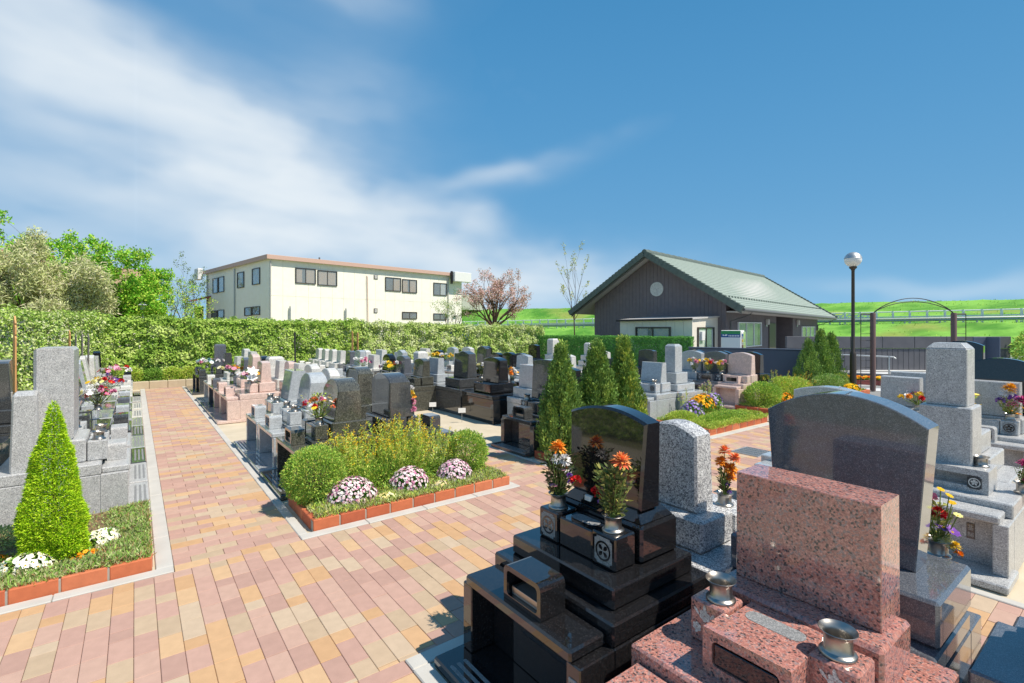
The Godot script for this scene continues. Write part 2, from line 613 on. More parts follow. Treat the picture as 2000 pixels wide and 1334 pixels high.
func paver_box(mb: MB, cx: float, cz: float, lx: float, lz: float, y: float) -> void:
	mb.box(Vector3(cx - lx * 0.5 + 0.0009, -0.05, cz - lz * 0.5 + 0.0009), Vector3(cx + lx * 0.5 - 0.0009, y, cz + lz * 0.5 - 0.0009), 0.0022)


func paver_field(path: Node3D, rects: Array) -> void:
	# those that show largest are pieces of their own, the rest one joined part
	var fwd := Vector2(sin(deg_to_rad(37.2)), -cos(deg_to_rad(37.2)))
	for r in rects:
		var p := Vector2(r[0], r[1])
		var d := p.dot(fwd)
		var side := p.dot(Vector2(-fwd.y, fwd.x))
		r.append(p.length() if d > 1.9 and absf(side) < d * 1.1 and (r[0] < 1.15 or r[1] < -2.2) else 90.0 + p.length())
	rects.sort_custom(func(a, b): return a[5] < b[5])
	var rest := MB.new()
	for k in rects.size():
		var r: Array = rects[k]
		if k < 300 and r[5] < 80.0:
			var key := "%.2f_%.2f_%d" % [r[2], r[3], r[4]]
			if not paver_meshes.has(key):
				var mb := MB.new()
				mb.col = paver_tones[r[4]]
				paver_box(mb, 0, 0, r[2], r[3], 0.0)
				paver_meshes[key] = mb.mesh()
			place(paver_meshes[key], "paver", M.paver, path, Vector3(r[0], rng.randf_range(-0.0012, 0.0012), r[1]))
		else:
			rest.col = paver_tones[r[4]]
			paver_box(rest, r[0], r[1], r[2], r[3], rng.randf_range(-0.0012, 0.0012))
	if rest.v.size():
		stuff(put(rest, "paver_remainder", M.paver, path))


func tone() -> int:
	var k := rng.randf()
	return rng.randi_range(0, 3) if k < 0.52 else rng.randi_range(4, 6) if k < 0.77 else rng.randi_range(7, 9)


func make_pavers() -> void:
	for c in [[208, 168, 152], [213, 173, 157], [202, 163, 148], [215, 178, 160], [214, 188, 158], [208, 183, 153], [218, 194, 166], [224, 182, 138], [219, 176, 132], [228, 190, 148]]:
		paver_tones.append(lin(c[0], c[1], c[2]))
	var path := setting("cross_path")
	sheet("bedding_sand", -4.2, 13.0, -3.965, -2.24, -0.008, M.joint_sand, path)
	var rects := []
	var x := -4.1
	while x < 12.6:
		var z := -3.965
		var first := rng.randf() < 0.5
		while z < -2.25:
			var l := 0.1 if first or rng.randf() < 0.18 else 0.2
			first = false
			l = minf(l, -2.24 - z)
			rects.append([x + 0.0512, z + l * 0.5, 0.1024, l, tone()])
			z += l
		x += 0.1024
	paver_field(path, rects)
	for p in [[0.212, 1.008, -16.05, -3.965], [3.125, 3.80, -16.05, -3.965], [5.98, 6.62, -16.0, -3.965], [8.66, 9.28, -14.0, -3.965], [0.212, 1.04, -2.24, 2.0], [3.15, 4.06, -2.24, 2.0], [6.2, 6.84, -2.24, 2.0]]:
		path = setting("grave_path" if p[3] > 0.0 else "long_path")
		sheet("bedding_sand", p[0], p[1], p[2], p[3], -0.008, M.joint_sand, path)
		rects = []
		var z: float = p[3] if p[3] < 0.0 else p[2] + 0.1024 * floor((p[3] - p[2]) / 0.1024)
		var row := 0
		while z > p[2] + 0.03:
			var xx: float = p[0]
			var first := row % 2 == 1
			while xx < p[1] - 0.02:
				var l := minf(0.1 if first else 0.2, p[1] - xx)
				first = false
				if p[1] - xx - l < 0.03:
					l = p[1] - xx
				rects.append([xx + l * 0.5, z - 0.0512, l, 0.1024, tone()])
				xx += l
			z -= 0.1024
			row += 1
		paver_field(path, rects)


func kerb_run(parent: Node, a: Vector2, b: Vector2, wid: float, top: float, piece: float, mat: Material) -> void:
	# a and b are opposite ends of the run's outer edge; the strip lies to the right-hand side of a -> b
	var d := (b - a).normalized()
	var s := Vector2(-d.y, d.x)
	var ln := a.distance_to(b)
	var k := maxi(1, int(round(ln / piece)))
	for i in k:
		var p0 := a + d * (ln * i / k + 0.0015)
		var p1 := a + d * (ln * (i + 1) / k - 0.0015) + s * wid
		boxpart("kerb_stone", Vector3(minf(p0.x, p1.x), -0.05, minf(p0.y, p1.y)), Vector3(maxf(p0.x, p1.x), top + rng.randf_range(-0.001, 0.001), maxf(p0.y, p1.y)), mat, parent, 0.005)


func make_kerbs() -> void:
	var k := setting("pavement_kerb")
	var c: Material = M.concrete
	kerb_run(k, Vector2(0.210, -16.05), Vector2(0.210, -4.067), 0.098, 0.006, 0.6, c)
	kerb_run(k, Vector2(0.210, -3.968), Vector2(-4.0, -3.968), 0.098, 0.006, 0.6, c)
	kerb_run(k, Vector2(1.010, -4.07), Vector2(1.010, -16.05), 0.072, 0.006, 0.6, c)
	kerb_run(k, Vector2(1.010, -3.968), Vector2(3.123, -3.968), -0.1, 0.006, 0.6, c)
	kerb_run(k, Vector2(3.123, -16.05), Vector2(3.123, -4.07), 0.07, 0.006, 0.6, c)
	kerb_run(k, Vector2(3.802, -4.07), Vector2(3.802, -16.05), 0.06, 0.006, 0.6, c)
	kerb_run(k, Vector2(3.802, -3.968), Vector2(5.978, -3.968), -0.1, 0.006, 0.6, c)
	kerb_run(k, Vector2(6.622, -3.968), Vector2(8.658, -3.968), -0.1, 0.006, 0.6, c)
	kerb_run(k, Vector2(9.285, -3.968), Vector2(12.7, -3.968), -0.1, 0.006, 0.6, c)
	kerb_run(k, Vector2(1.043, -2.238), Vector2(3.148, -2.238), 0.09, 0.006, 0.6, c)
	kerb_run(k, Vector2(1.043, 2.0), Vector2(1.043, -2.147), 0.09, 0.006, 0.6, c)
	kerb_run(k, Vector2(3.148, -2.147), Vector2(3.148, 2.0), 0.06, 0.006, 0.6, c)
	kerb_run(k, Vector2(4.062, 2.0), Vector2(4.062, -2.147), 0.07, 0.006, 0.6, c)
	kerb_run(k, Vector2(4.062, -2.238), Vector2(6.198, -2.238), 0.09, 0.006, 0.6, c)
	kerb_run(k, Vector2(0.210, -2.147), Vector2(0.210, 2.0), 0.098, 0.006, 0.6, c)
	kerb_run(k, Vector2(-4.0, -2.238), Vector2(0.210, -2.238), 0.09, 0.006, 0.6, c)
	kerb_run(k, Vector2(6.842, -2.238), Vector2(9.0, -2.238), 0.09, 0.006, 0.6, c)


func make_levee() -> void:
	var lv := setting("levee_hill")
	var f := FastNoiseLite.new()
	f.seed = 9
	f.frequency = 0.12
	f.fractal_octaves = 4
	var prof := [[Vector3(25.3, -0.05, -43.5), Vector3(39.6, -0.05, -4.4)], [Vector3(28.9, 1.2, -49.6), Vector3(46.9, 1.9, -5.0)], [Vector3(30.6, 1.4, -52.4), Vector3(49.4, 2.05, -5.3)], [Vector3(33.0, 1.75, -57.0), Vector3(52.2, 2.2, -6.0)], [Vector3(37.8, 4.05, -62.7), Vector3(61.6, 3.98, -6.9)], [Vector3(46.0, 4.0, -70.0), Vector3(71.0, 3.9, -8.0)], [Vector3(80.0, -1.0, -98.0), Vector3(110.0, -1.0, -12.0)]]
	var nu := 170
	var nv := 14
	var grid := []
	for i in nu + 1:
		var u := -0.25 + 1.9 * i / nu
		var row := []
		for s in prof.size() - 1:
			for q in nv:
				var w := float(q) / nv
				var a: Vector3 = prof[s][0].lerp(prof[s][1], u)
				var b: Vector3 = prof[s + 1][0].lerp(prof[s + 1][1], u)
				var p := a.lerp(b, w)
				p.y += f.get_noise_2d(p.x * 3.0, p.z * 3.0) * (0.10 if s != 2 else 0.02)
				row.append(p)
		grid.append(row)
	var mb := MB.new()
	var nrm := func(i: int, j: int) -> Vector3:
		var a: Vector3 = grid[mini(i + 1, nu)][j] - grid[maxi(i - 1, 0)][j]
		var b: Vector3 = grid[i][mini(j + 1, grid[0].size() - 1)] - grid[i][maxi(j - 1, 0)]
		var n := a.cross(b).normalized()
		return n if n.y > 0.0 else -n
	for i in nu:
		for j in grid[0].size() - 1:
			mb.quad_n(grid[i][j], grid[i + 1][j], grid[i + 1][j + 1], grid[i][j + 1], nrm.call(i, j), nrm.call(i + 1, j), nrm.call(i + 1, j + 1), nrm.call(i, j + 1))
	var g1 := lin(82, 152, 42)
	var g2 := lin(146, 206, 84)
	var g3 := lin(160, 176, 84)
	for i in mb.v.size():
		var p := mb.v[i]
		var k := clampf(0.55 + f.get_noise_2d(p.x * 1.6, p.z * 1.6) * 1.3 + f.get_noise_2d(p.x * 9.0, p.z * 9.0) * 0.7, 0, 1)
		mb.c[i] = g1.lerp(g2, k).lerp(g3, smoothstep(0.1, 0.5, f.get_noise_2d(p.x * 0.9 + 50.0, p.z * 0.9)))
	put(mb, "grass_slope", M.levee, lv)
	# tufts that break the slope and its skyline
	mb = MB.new()
	for k in 16000:
		var i := rng.randi_range(0, nu - 1)
		var j := rng.randi_range(nv * 3, nv * 4 + 1) if k % 2 else rng.randi_range(0, nv * 4)
		var p: Vector3 = grid[i][j].lerp(grid[i + 1][j + 1], rng.randf()) + Vector3(rng.randf_range(-0.5, 0.5), -0.04, rng.randf_range(-0.5, 0.5))
		var dir := Vector3(rng.randf_range(-0.6, 0.6), 1.0, rng.randf_range(-0.6, 0.6)).normalized()
		var side := dir.cross(Vector3(rng.randf_range(-1, 1), 0.1, rng.randf_range(-1, 1))).normalized()
		var gg := rng.randf()
		mb.col = lin(124 + 40 * gg, 180 + 20 * gg, 66 + 22 * gg)
		mb.leaf(p, dir, side, Vector3.UP, rng.randf_range(0.05, 0.15), rng.randf_range(0.03, 0.08), 0.02)
	stuff(put(mb, "grass_tufts", M.leaf, lv))


# ---------------------------------------------------------------- graves

func outline(style: String, w0: float, w1: float, y0: float, y1: float, rise: float) -> PackedVector2Array:
	var o := PackedVector2Array([Vector2(-w0 * 0.5, y0), Vector2(w0 * 0.5, y0), Vector2(w1 * 0.5, y1 - rise)])
	var k := 18
	for i in range(1, k):
		var s := 1.0 - 2.0 * i / k
		var y := 0.0
		match style:
			"arch":
				y = sqrt(maxf(0.0, 1.0 - s * s * 0.82)) - sqrt(0.18)
				y /= 1.0 - sqrt(0.18)
			"low":
				y = 1.0 - s * s
			"wave":
				y = 0.5 + 0.5 * cos(PI * clampf(absf(s + 0.15) * 1.05, 0, 1)) if absf(s) < 0.98 else 0.0
			"flat":
				continue
		o.append(Vector2(w1 * 0.5 * s, y1 - rise + rise * y))
	o.append(Vector2(-w1 * 0.5, y1 - rise))
	return o


func face_ring(mb: MB, x: float, cy: float, cz: float, r0: float, r1: float, seg := 28) -> void:
	for i in seg:
		var a := TAU * i / seg
		var b := TAU * (i + 1) / seg
		mb.quad(Vector3(x, cy + sin(a) * r0, cz + cos(a) * r0), Vector3(x, cy + sin(b) * r0, cz + cos(b) * r0), Vector3(x, cy + sin(b) * r1, cz + cos(b) * r1), Vector3(x, cy + sin(a) * r1, cz + cos(a) * r1), Vector3(-1, 0, 0))


func face_petal(mb: MB, x: float, cy: float, cz: float, ang: float, r0: float, r1: float, wd: float) -> void:
	var d := Vector2(cos(ang), sin(ang))
	var s := Vector2(-d.y, d.x)
	var pts := []
	for q in [[r0, 0.12], [lerpf(r0, r1, 0.35), 0.8], [lerpf(r0, r1, 0.68), 1.0], [lerpf(r0, r1, 0.9), 0.62], [r1, 0.1]]:
		pts.append([d * q[0] + s * wd * 0.5 * q[1], d * q[0] - s * wd * 0.5 * q[1]])
	for i in 4:
		var a: Vector2 = pts[i][0]
		var b: Vector2 = pts[i + 1][0]
		var c: Vector2 = pts[i + 1][1]
		var e: Vector2 = pts[i][1]
		mb.quad(Vector3(x, cy + a.y, cz + a.x), Vector3(x, cy + b.y, cz + b.x), Vector3(x, cy + c.y, cz + c.x), Vector3(x, cy + e.y, cz + e.x), Vector3(-1, 0, 0))


func crest(parent: Node, x: float, cy: float, cz: float, h: float, kind: String) -> void:
	# a blasted square with notched corners and the family mark inside a ring
	var w := h * 0.86
	var nt := h * 0.11
	var pl := MB.new()
	var pts := PackedVector2Array([Vector2(-w * 0.5 + nt, -h * 0.5), Vector2(w * 0.5 - nt, -h * 0.5), Vector2(w * 0.5 - nt, -h * 0.5 + nt * 0.6), Vector2(w * 0.5, -h * 0.5 + nt), Vector2(w * 0.5, h * 0.5 - nt), Vector2(w * 0.5 - nt, h * 0.5 - nt * 0.6), Vector2(w * 0.5 - nt, h * 0.5), Vector2(-w * 0.5 + nt, h * 0.5), Vector2(-w * 0.5 + nt, h * 0.5 - nt * 0.6), Vector2(-w * 0.5, h * 0.5 - nt), Vector2(-w * 0.5, -h * 0.5 + nt), Vector2(-w * 0.5 + nt, -h * 0.5 + nt * 0.6)])
	for i in pts.size():
		pts[i] += Vector2(cz, cy)
	pl.slab(pts, x - 0.0016, x + 0.004, cy, Vector2.ZERO, 0.0004)
	var on_dark := kind != "leaf"
	var p := put(pl, "crest_panel", M.honed if on_dark else M.charcoal, parent)
	var mk := MB.new()
	var rr := w * 0.43
	face_ring(mk, x - 0.003, cy, cz, rr * 0.80, rr)
	if kind == "cross":
		for i in 4:
			face_petal(mk, x - 0.003, cy, cz, PI / 4 + i * PI / 2, rr * 0.1, rr * 0.74, rr * 0.42)
	elif kind == "leaf":
		for q in [[PI / 2, 0.72, 0.5], [PI * 0.14, 0.66, 0.46], [PI * 0.86, 0.66, 0.46], [-PI * 0.28, 0.6, 0.36], [-PI * 0.72, 0.6, 0.36]]:
			face_petal(mk, x - 0.003, cy, cz, q[0], rr * 0.06, rr * q[1], rr * q[2])
	else:
		for i in 5:
			face_petal(mk, x - 0.003, cy, cz, PI / 2 + i * TAU / 5, rr * 0.12, rr * 0.7, rr * 0.5)
	put(mk, "crest_mark", M.black if on_dark else M.white_grey, p)


func glyph(mb: MB, segs: Array, x: float, y: float, z: float, size: float, th: float) -> void:
	for s in segs:
		var a := Vector2(s[0], s[1]) * size * 0.1
		var b := Vector2(s[2], s[3]) * size * 0.1
		var d := (b - a).normalized() * th * 0.5
		a -= d
		b += d
		var n := Vector2(-d.y, d.x)
		# read from the front, which looks along +x: text runs towards +z
		mb.quad(Vector3(x, y + a.y + n.y, z + a.x + n.x), Vector3(x, y + b.y + n.y, z + b.x + n.x), Vector3(x, y + b.y - n.y, z + b.x - n.x), Vector3(x, y + a.y - n.y, z + a.x - n.x), Vector3(-1, 0, 0))


const BO := [[1, 9, 9, 9], [3.3, 10, 3.3, 8.2], [6.7, 10, 6.7, 8.2], [3, 7.6, 7, 7.6], [3, 7.6, 3, 5.2], [7, 7.6, 7, 5.2], [3, 5.2, 7, 5.2], [3, 6.4, 7, 6.4], [1, 4.2, 9, 4.2], [5, 5.2, 1.5, 2.4], [5, 4.4, 8.8, 2.4], [3, 1.7, 7, 1.7], [5, 3.2, 5, 0.2], [1.5, 0.2, 8.5, 0.2]]
const SHI := [[1.4, 9.7, 3.2, 9.7], [0.5, 8.4, 4.3, 8.4], [1.1, 7.2, 3.8, 7.2], [1.1, 6, 3.8, 6], [1.1, 4.6, 3.8, 4.6], [1.1, 4.6, 1.1, 1.6], [3.8, 4.6, 3.8, 1.6], [1.1, 1.6, 3.8, 1.6], [5, 8.4, 9.7, 8.4], [7.3, 9.9, 7.3, 6], [5.4, 6, 9.3, 6], [5.6, 4.4, 5.0, 2.0], [6.3, 4.8, 6.5, 1.2], [6.5, 1.2, 8.9, 1.2], [8.9, 1.2, 9.1, 2.4], [7.4, 4.8, 7.9, 3.5], [9.0, 4.6, 9.7, 3.1]]


func record_plate(parent: Node, x: float, y0: float, z: float, dark_plate: bool) -> void:
	var p := boxpart("inscription_plate", Vector3(x - 0.004, y0, z - 0.021), Vector3(x + 0.003, y0 + 0.105, z + 0.021), M.charcoal if dark_plate else M.honed, parent, 0.002)
	var mb := MB.new()
	glyph(mb, BO, x - 0.0055, y0 + 0.060, z - 0.016, 0.032, 0.0024)
	glyph(mb, SHI, x - 0.0055, y0 + 0.012, z - 0.016, 0.032, 0.0024)
	put(mb, "carved_writing", M.white_grey if dark_plate else M.black, p)


func carved_flower(parent: Node, x: float, cy: float, cz: float, s: float) -> void:
	for q in [[0.0, 0.25, 1.0], [-0.28, -0.2, 0.8], [0.3, -0.25, 0.85]]:
		var mb := MB.new()
		for i in 6:
			face_petal(mb, x - 0.0015, cy + q[1] * s, cz + q[0] * s, i * TAU / 6 + 0.4, s * 0.02, s * 0.2 * q[2], s * 0.15 * q[2])
		put(mb, "carved_flower", M.white_grey, parent)
	for q in [[0.9, 0.5], [2.3, 0.55], [4.0, 0.5], [5.2, 0.5], [1.6, 0.62]]:
		var mb := MB.new()
		face_petal(mb, x - 0.0012, cy, cz, q[0], s * 0.28, s * (0.28 + q[1] * 0.5), s * 0.1)
		put(mb, "carved_leaf", M.white_grey, parent)


func vase_shape(mb: MB, o: Vector3, s := 1.0) -> void:
	mb.lathe(o, [Vector2(0, 0), Vector2(0.052, 0), Vector2(0.053, 0.005), Vector2(0.050, 0.009), Vector2(0.044, 0.012), Vector2(0.040, 0.016), Vector2(0.0395, 0.052), Vector2(0.041, 0.060), Vector2(0.046, 0.068), Vector2(0.0525, 0.0735), Vector2(0.0545, 0.0755), Vector2(0.0535, 0.0768), Vector2(0.048, 0.071), Vector2(0.041, 0.064), Vector2(0.037, 0.054), Vector2(0.0365, 0.014), Vector2(0, 0.013)].map(func(p): return p * s), 36)


func rounded_rect(cz: float, cy: float, w: float, h: float, r: float, k := 5) -> PackedVector2Array:
	var o := PackedVector2Array()
	for q in [[1, 1, 0.0], [-1, 1, PI / 2], [-1, -1, PI], [1, -1, PI * 1.5]]:
		for i in k + 1:
			var a: float = q[2] + PI / 2 * i / k
			o.append(Vector2(cz + q[0] * (w * 0.5 - r) + cos(a) * r, cy + q[1] * (h * 0.5 - r) + sin(a) * r))
	return o


# a box open to the front with a rounded mouth, a tray inside
func incense_box(parent: Node, x0: float, x1: float, y0: float, y1: float, z0: float, z1: float, mat: Material, fine: bool, rad := 0.03, mouth := 0.0) -> void:
	var cz := (z0 + z1) * 0.5
	var cy := (y0 + y1) * 0.5
	var w := z1 - z0
	var h := y1 - y0
	var t := 0.022 if mouth == 0.0 else mouth
	var k := 5
	var outer := rounded_rect(cz, cy, w, h, 0.004, k)
	if rad > 0.0:
		# only the upper corners are rounded
		outer = PackedVector2Array()
		for q in [[1, 1, 0.0, rad], [-1, 1, PI / 2, rad], [-1, -1, PI, 0.003], [1, -1, PI * 1.5, 0.003]]:
			for i in k + 1:
				var a: float = q[2] + PI / 2 * i / k
				outer.append(Vector2(cz + q[0] * (w * 0.5 - q[3]) + cos(a) * q[3], cy + q[1] * (h * 0.5 - q[3]) + sin(a) * q[3]))
	var inner := rounded_rect(cz, cy, w - t * 2, h - t * 2, 0.018, k)
	var mb := MB.new()
	var n := outer.size()
	var mid := Vector2(cz, cy)
	for i in n:
		var j := (i + 1) % n
		var a := outer[i]
		var b := outer[j]
		var c := inner[j]
		var d := inner[i]
		mb.quad(Vector3(x0, a.y, a.x), Vector3(x0, b.y, b.x), Vector3(x0, c.y, c.x), Vector3(x0, d.y, d.x), Vector3(-1, 0, 0))
		var oa := ((a - mid) / Vector2(w, h)).normalized()
		var e := (b - a)
		if e.length() > 1e-5:
			var o := Vector2(e.y, -e.x).normalized()
			if o.dot(oa) < 0.0:
				o = -o
			mb.quad(Vector3(x0, a.y, a.x), Vector3(x0, b.y, b.x), Vector3(x1, b.y, b.x), Vector3(x1, a.y, a.x), Vector3(0, o.y, o.x))
			mb.flat(Vector3(x1, a.y, a.x), Vector3(x1, b.y, b.x), Vector3(x1, cy, cz), Vector3(1, 0, 0))
		var g := (c - d)
		if g.length() > 1e-5:
			var o := Vector2(g.y, -g.x).normalized()
			if o.dot(d - mid) > 0.0:
				o = -o
			mb.quad(Vector3(x0, d.y, d.x), Vector3(x0, c.y, c.x), Vector3(x1 - 0.02, c.y, c.x), Vector3(x1 - 0.02, d.y, d.x), Vector3(0, o.y, o.x))
			mb.flat(Vector3(x1 - 0.02, d.y, d.x), Vector3(x1 - 0.02, c.y, c.x), Vector3(x1 - 0.02, cy, cz), Vector3(-1, 0, 0))
	var b := put(mb, "incense_box", mat, parent)
	if fine:
		var yt := y0 + t
		var tr := MB.new()
		var zz := w * 0.5 - t - 0.012
		tr.box(Vector3(x0 + 0.02, yt, cz - zz), Vector3(x1 - 0.03, yt + 0.006, cz + zz), 0.001)
		tr.box(Vector3(x0 + 0.02, yt + 0.006, cz - zz), Vector3(x0 + 0.026, yt + 0.034, cz + zz), 0.001)
		for s in [-1, 1]:
			tr.box(Vector3(x0 + 0.026, yt + 0.006, cz + s * zz - (0.005 if s > 0 else 0.0)), Vector3(x1 - 0.03, yt + 0.034, cz + s * zz + (0.005 if s < 0 else 0.0)), 0.001)
		put(tr, "tray", M.steel, b)
		boxpart("ash_bed", Vector3(x0 + 0.027, yt + 0.007, cz - zz + 0.006), Vector3(x1 - 0.031, yt + 0.026, cz + zz - 0.006), M.ash, b, 0.002)


func grave(d: Dictionary) -> Node3D:
	var facing: int = d.get("f", -1)
	var t := thing("gravestone", d.label, "gravestone", Vector3(d.x, 0, d.z), 0.0 if facing < 0 else PI, d.get("group", ""))
	var m: Material = M[d.m]
	var mb2: Material = M[d.get("base", d.m)]
	var w: float = d.get("w", 0.8)
	var hw := w * 0.5
	var dep: float = d.get("dep", 0.99)
	var near: bool = d.get("near", false)
	var yp: float = d.get("yp", 0.372)
	var ya: float = d.get("ya", 0.465)
	var pf: float = d.get("pf", 0.152)
	# floor slab in front with roughened strips
	boxpart("front_slab", Vector3(0, 0, -hw - 0.02), Vector3(pf + 0.2, 0.05, hw + 0.02), mb2, t, 0.008)
	if d.get("strips", false):
		for k in 3:
			var mb := MB.new()
			var sx := 0.032 + k * 0.036
			mb.slab(rounded_rect(0, 0, w * 0.78, 0.018, 0.0088), 0, 0.0016, 0, Vector2.ZERO, 0.0003)
			for q in mb.v.size():
				var o := mb.v[q]
				mb.v[q] = Vector3(sx + o.y, 0.0512 - o.x, o.z)
				o = mb.n[q]
				mb.n[q] = Vector3(o.y, -o.x, o.z)
			put(mb, "grip_strip", M.honed, t)
	# vault: two cheeks, a recessed panel, the body behind
	for s in [-1, 1]:
		boxpart("cheek", Vector3(pf, 0.051, s * hw - (0.075 if s > 0 else 0.0)), Vector3(pf + 0.19, yp, s * hw + (0.075 if s < 0 else 0.0)), mb2, t, 0.005)
	boxpart("recess_panel", Vector3(pf + 0.13, 0.051, -hw + 0.0755), Vector3(pf + 0.19, yp - 0.001, hw - 0.0755), mb2, t, 0.003)
	boxpart("vault_body", Vector3(pf + 0.1905, 0.0, -hw), Vector3(dep, yp, hw), mb2, t, 0.005)
	if d.get("plate", "") != "":
		record_plate(t, pf + 0.13 if d.plate == "dark" else pf, 0.2 if d.plate == "dark" else 0.215, 0.19 if d.plate == "dark" else hw - 0.037, d.plate == "dark")
	if d.get("table", true):
		boxpart("table_slab", Vector3(pf - 0.012, yp + 0.001, -hw + 0.04), Vector3(pf + 0.183, yp + 0.05, hw - 0.04), m, t, 0.009)
	boxpart("step", Vector3(pf + 0.184, yp + 0.001, -hw + 0.004), Vector3(dep + 0.012, ya, hw - 0.004), m, t, 0.008)
	var yb := ya
	if d.get("two", false):
		yb = d.get("yb", 0.555)
		boxpart("upper_step", Vector3(pf + 0.254, ya + 0.001, -hw + 0.065), Vector3(dep - 0.04, yb, hw - 0.065), m, t, 0.008)
	var inc: String = d.get("inc", "table")
	var vx: float = d.get("vx", 0.515)
	var vh: float = d.get("vh", 0.15)
	var vz: float = d.get("vz", 0.253)
	var px: float = d.get("px", 0.665)
	var pl: float = d.get("pl", 0.265)
	var ph: float = d.get("ph", 0.165)
	var pw: float = d.get("pw", 0.545)
	if inc == "table":
		var iz: float = d.get("iz", 0.0)
		incense_box(t, pf + 0.018, pf + 0.155, yp + 0.051, yp + 0.2, iz - 0.125, iz + 0.125, m, near, d.get("ir", 0.03))
	elif inc == "mid":
		incense_box(t, vx - 0.128, vx - 0.001, yb + 0.001, yb + vh - 0.004, -0.145, 0.145, m, false, 0.0, 0.034)
		if near:
			boxpart("memorial_plaque", Vector3(vx - 0.124, yb + 0.036, -0.104), Vector3(vx - 0.114, yb + 0.108, 0.104), M.black, t, 0.002)
	if d.get("style", "") == "pillar":
		var cz := 0.0
		var tiers: Array = d.get("tiers", [[0.46, 0.16], [0.36, 0.16]])
		var y := yb
		var cx: float = d.get("cx", px + 0.06)
		for q in tiers:
			boxpart("tier_stone", Vector3(cx - q[0] * 0.5, y + 0.001, cz - q[0] * 0.5), Vector3(cx + q[0] * 0.5, y + q[1], cz + q[0] * 0.5), m, t, 0.01)
			y += q[1]
		var sw: float = d.sw
		var mb := MB.new()
		mb.hexa(Vector3(cx, (y + d.top - 0.04) * 0.5, cz), Vector3(sw * 0.5, (d.top - 0.04 - y) * 0.5, sw * 0.5), Vector2.ZERO, 0.006)
		mb.hexa(Vector3(cx, d.top - 0.0205, cz), Vector3(sw * 0.5 - 0.004, 0.0205, sw * 0.5 - 0.004), Vector2(0.03, 0.03), 0.004)
		put(mb, "headstone", m, t)
	else:
		if d.get("vases", true):
			for s in [-1, 1]:
				var vb := boxpart("vase_block", Vector3(vx, yb + 0.001, s * vz - (0.14 if s > 0 else 0.0)), Vector3(vx + 0.135, yb + vh, s * vz + (0.14 if s < 0 else 0.0)), m, t, 0.007)
				if d.get("crest", "") != "" and (d.crest != "leaf" or s > 0):
					crest(vb, vx, yb + vh * 0.5, s * (vz - 0.07), vh * 0.8, d.crest)
				if d.get("carved", false):
					carved_flower(vb, vx, yb + vh * 0.5, s * (vz - 0.062), 0.115)
			var mid := MB.new()
			mid.box(Vector3(vx + 0.006, yb + 0.001, -vz + 0.145), Vector3(px - 0.004, yb + vh - 0.012, vz - 0.145), 0.006)
			var mo := put(mid, "offering_block", m, t)
			if near:
				var dish := MB.new()
				var ring := rounded_rect(0, 0, (vz - 0.145) * 1.5, 0.07, 0.034, 8)
				for i in ring.size():
					var a := ring[i]
					var b := ring[(i + 1) % ring.size()]
					dish.flat(Vector3(vx + 0.08 + a.y, yb + vh - 0.0108, a.x), Vector3(vx + 0.08 + b.y, yb + vh - 0.0108, b.x), Vector3(vx + 0.08, yb + vh - 0.0108, 0), Vector3.UP)
				put(dish, "water_dish", M.honed, mo)
		boxpart("plinth", Vector3(px, yb + 0.001, -pw * 0.5), Vector3(px + pl, yb + ph, pw * 0.5), m, t, 0.012)
		var y0 := yb + ph
		if d.get("riser", false):
			var mb := MB.new()
			mb.hexa(Vector3(px + pl * 0.5 + 0.005, y0 + 0.024, 0), Vector3(pl * 0.5 - 0.016, 0.024, pw * 0.5 - 0.02), Vector2(0.03, 0.045), 0.003)
			put(mb, "stone_riser", m, t)
			y0 += 0.048
		var sx0: float = d.get("sx0", px + 0.035)
		var sx1: float = d.get("sx1", px + pl - 0.05)
		var mb := MB.new()
		mb.slab(outline(d.get("style", "arch"), d.get("sw", 0.42), d.get("sw1", d.get("sw", 0.42)), y0 + 0.001, d.top, d.get("rise", 0.06)), sx0, sx1, y0, d.get("lean", Vector2(0.06, 0.06)), d.get("bev", 0.008))
		put(mb, "headstone", M[d.get("stone", d.m)], t)
	return t


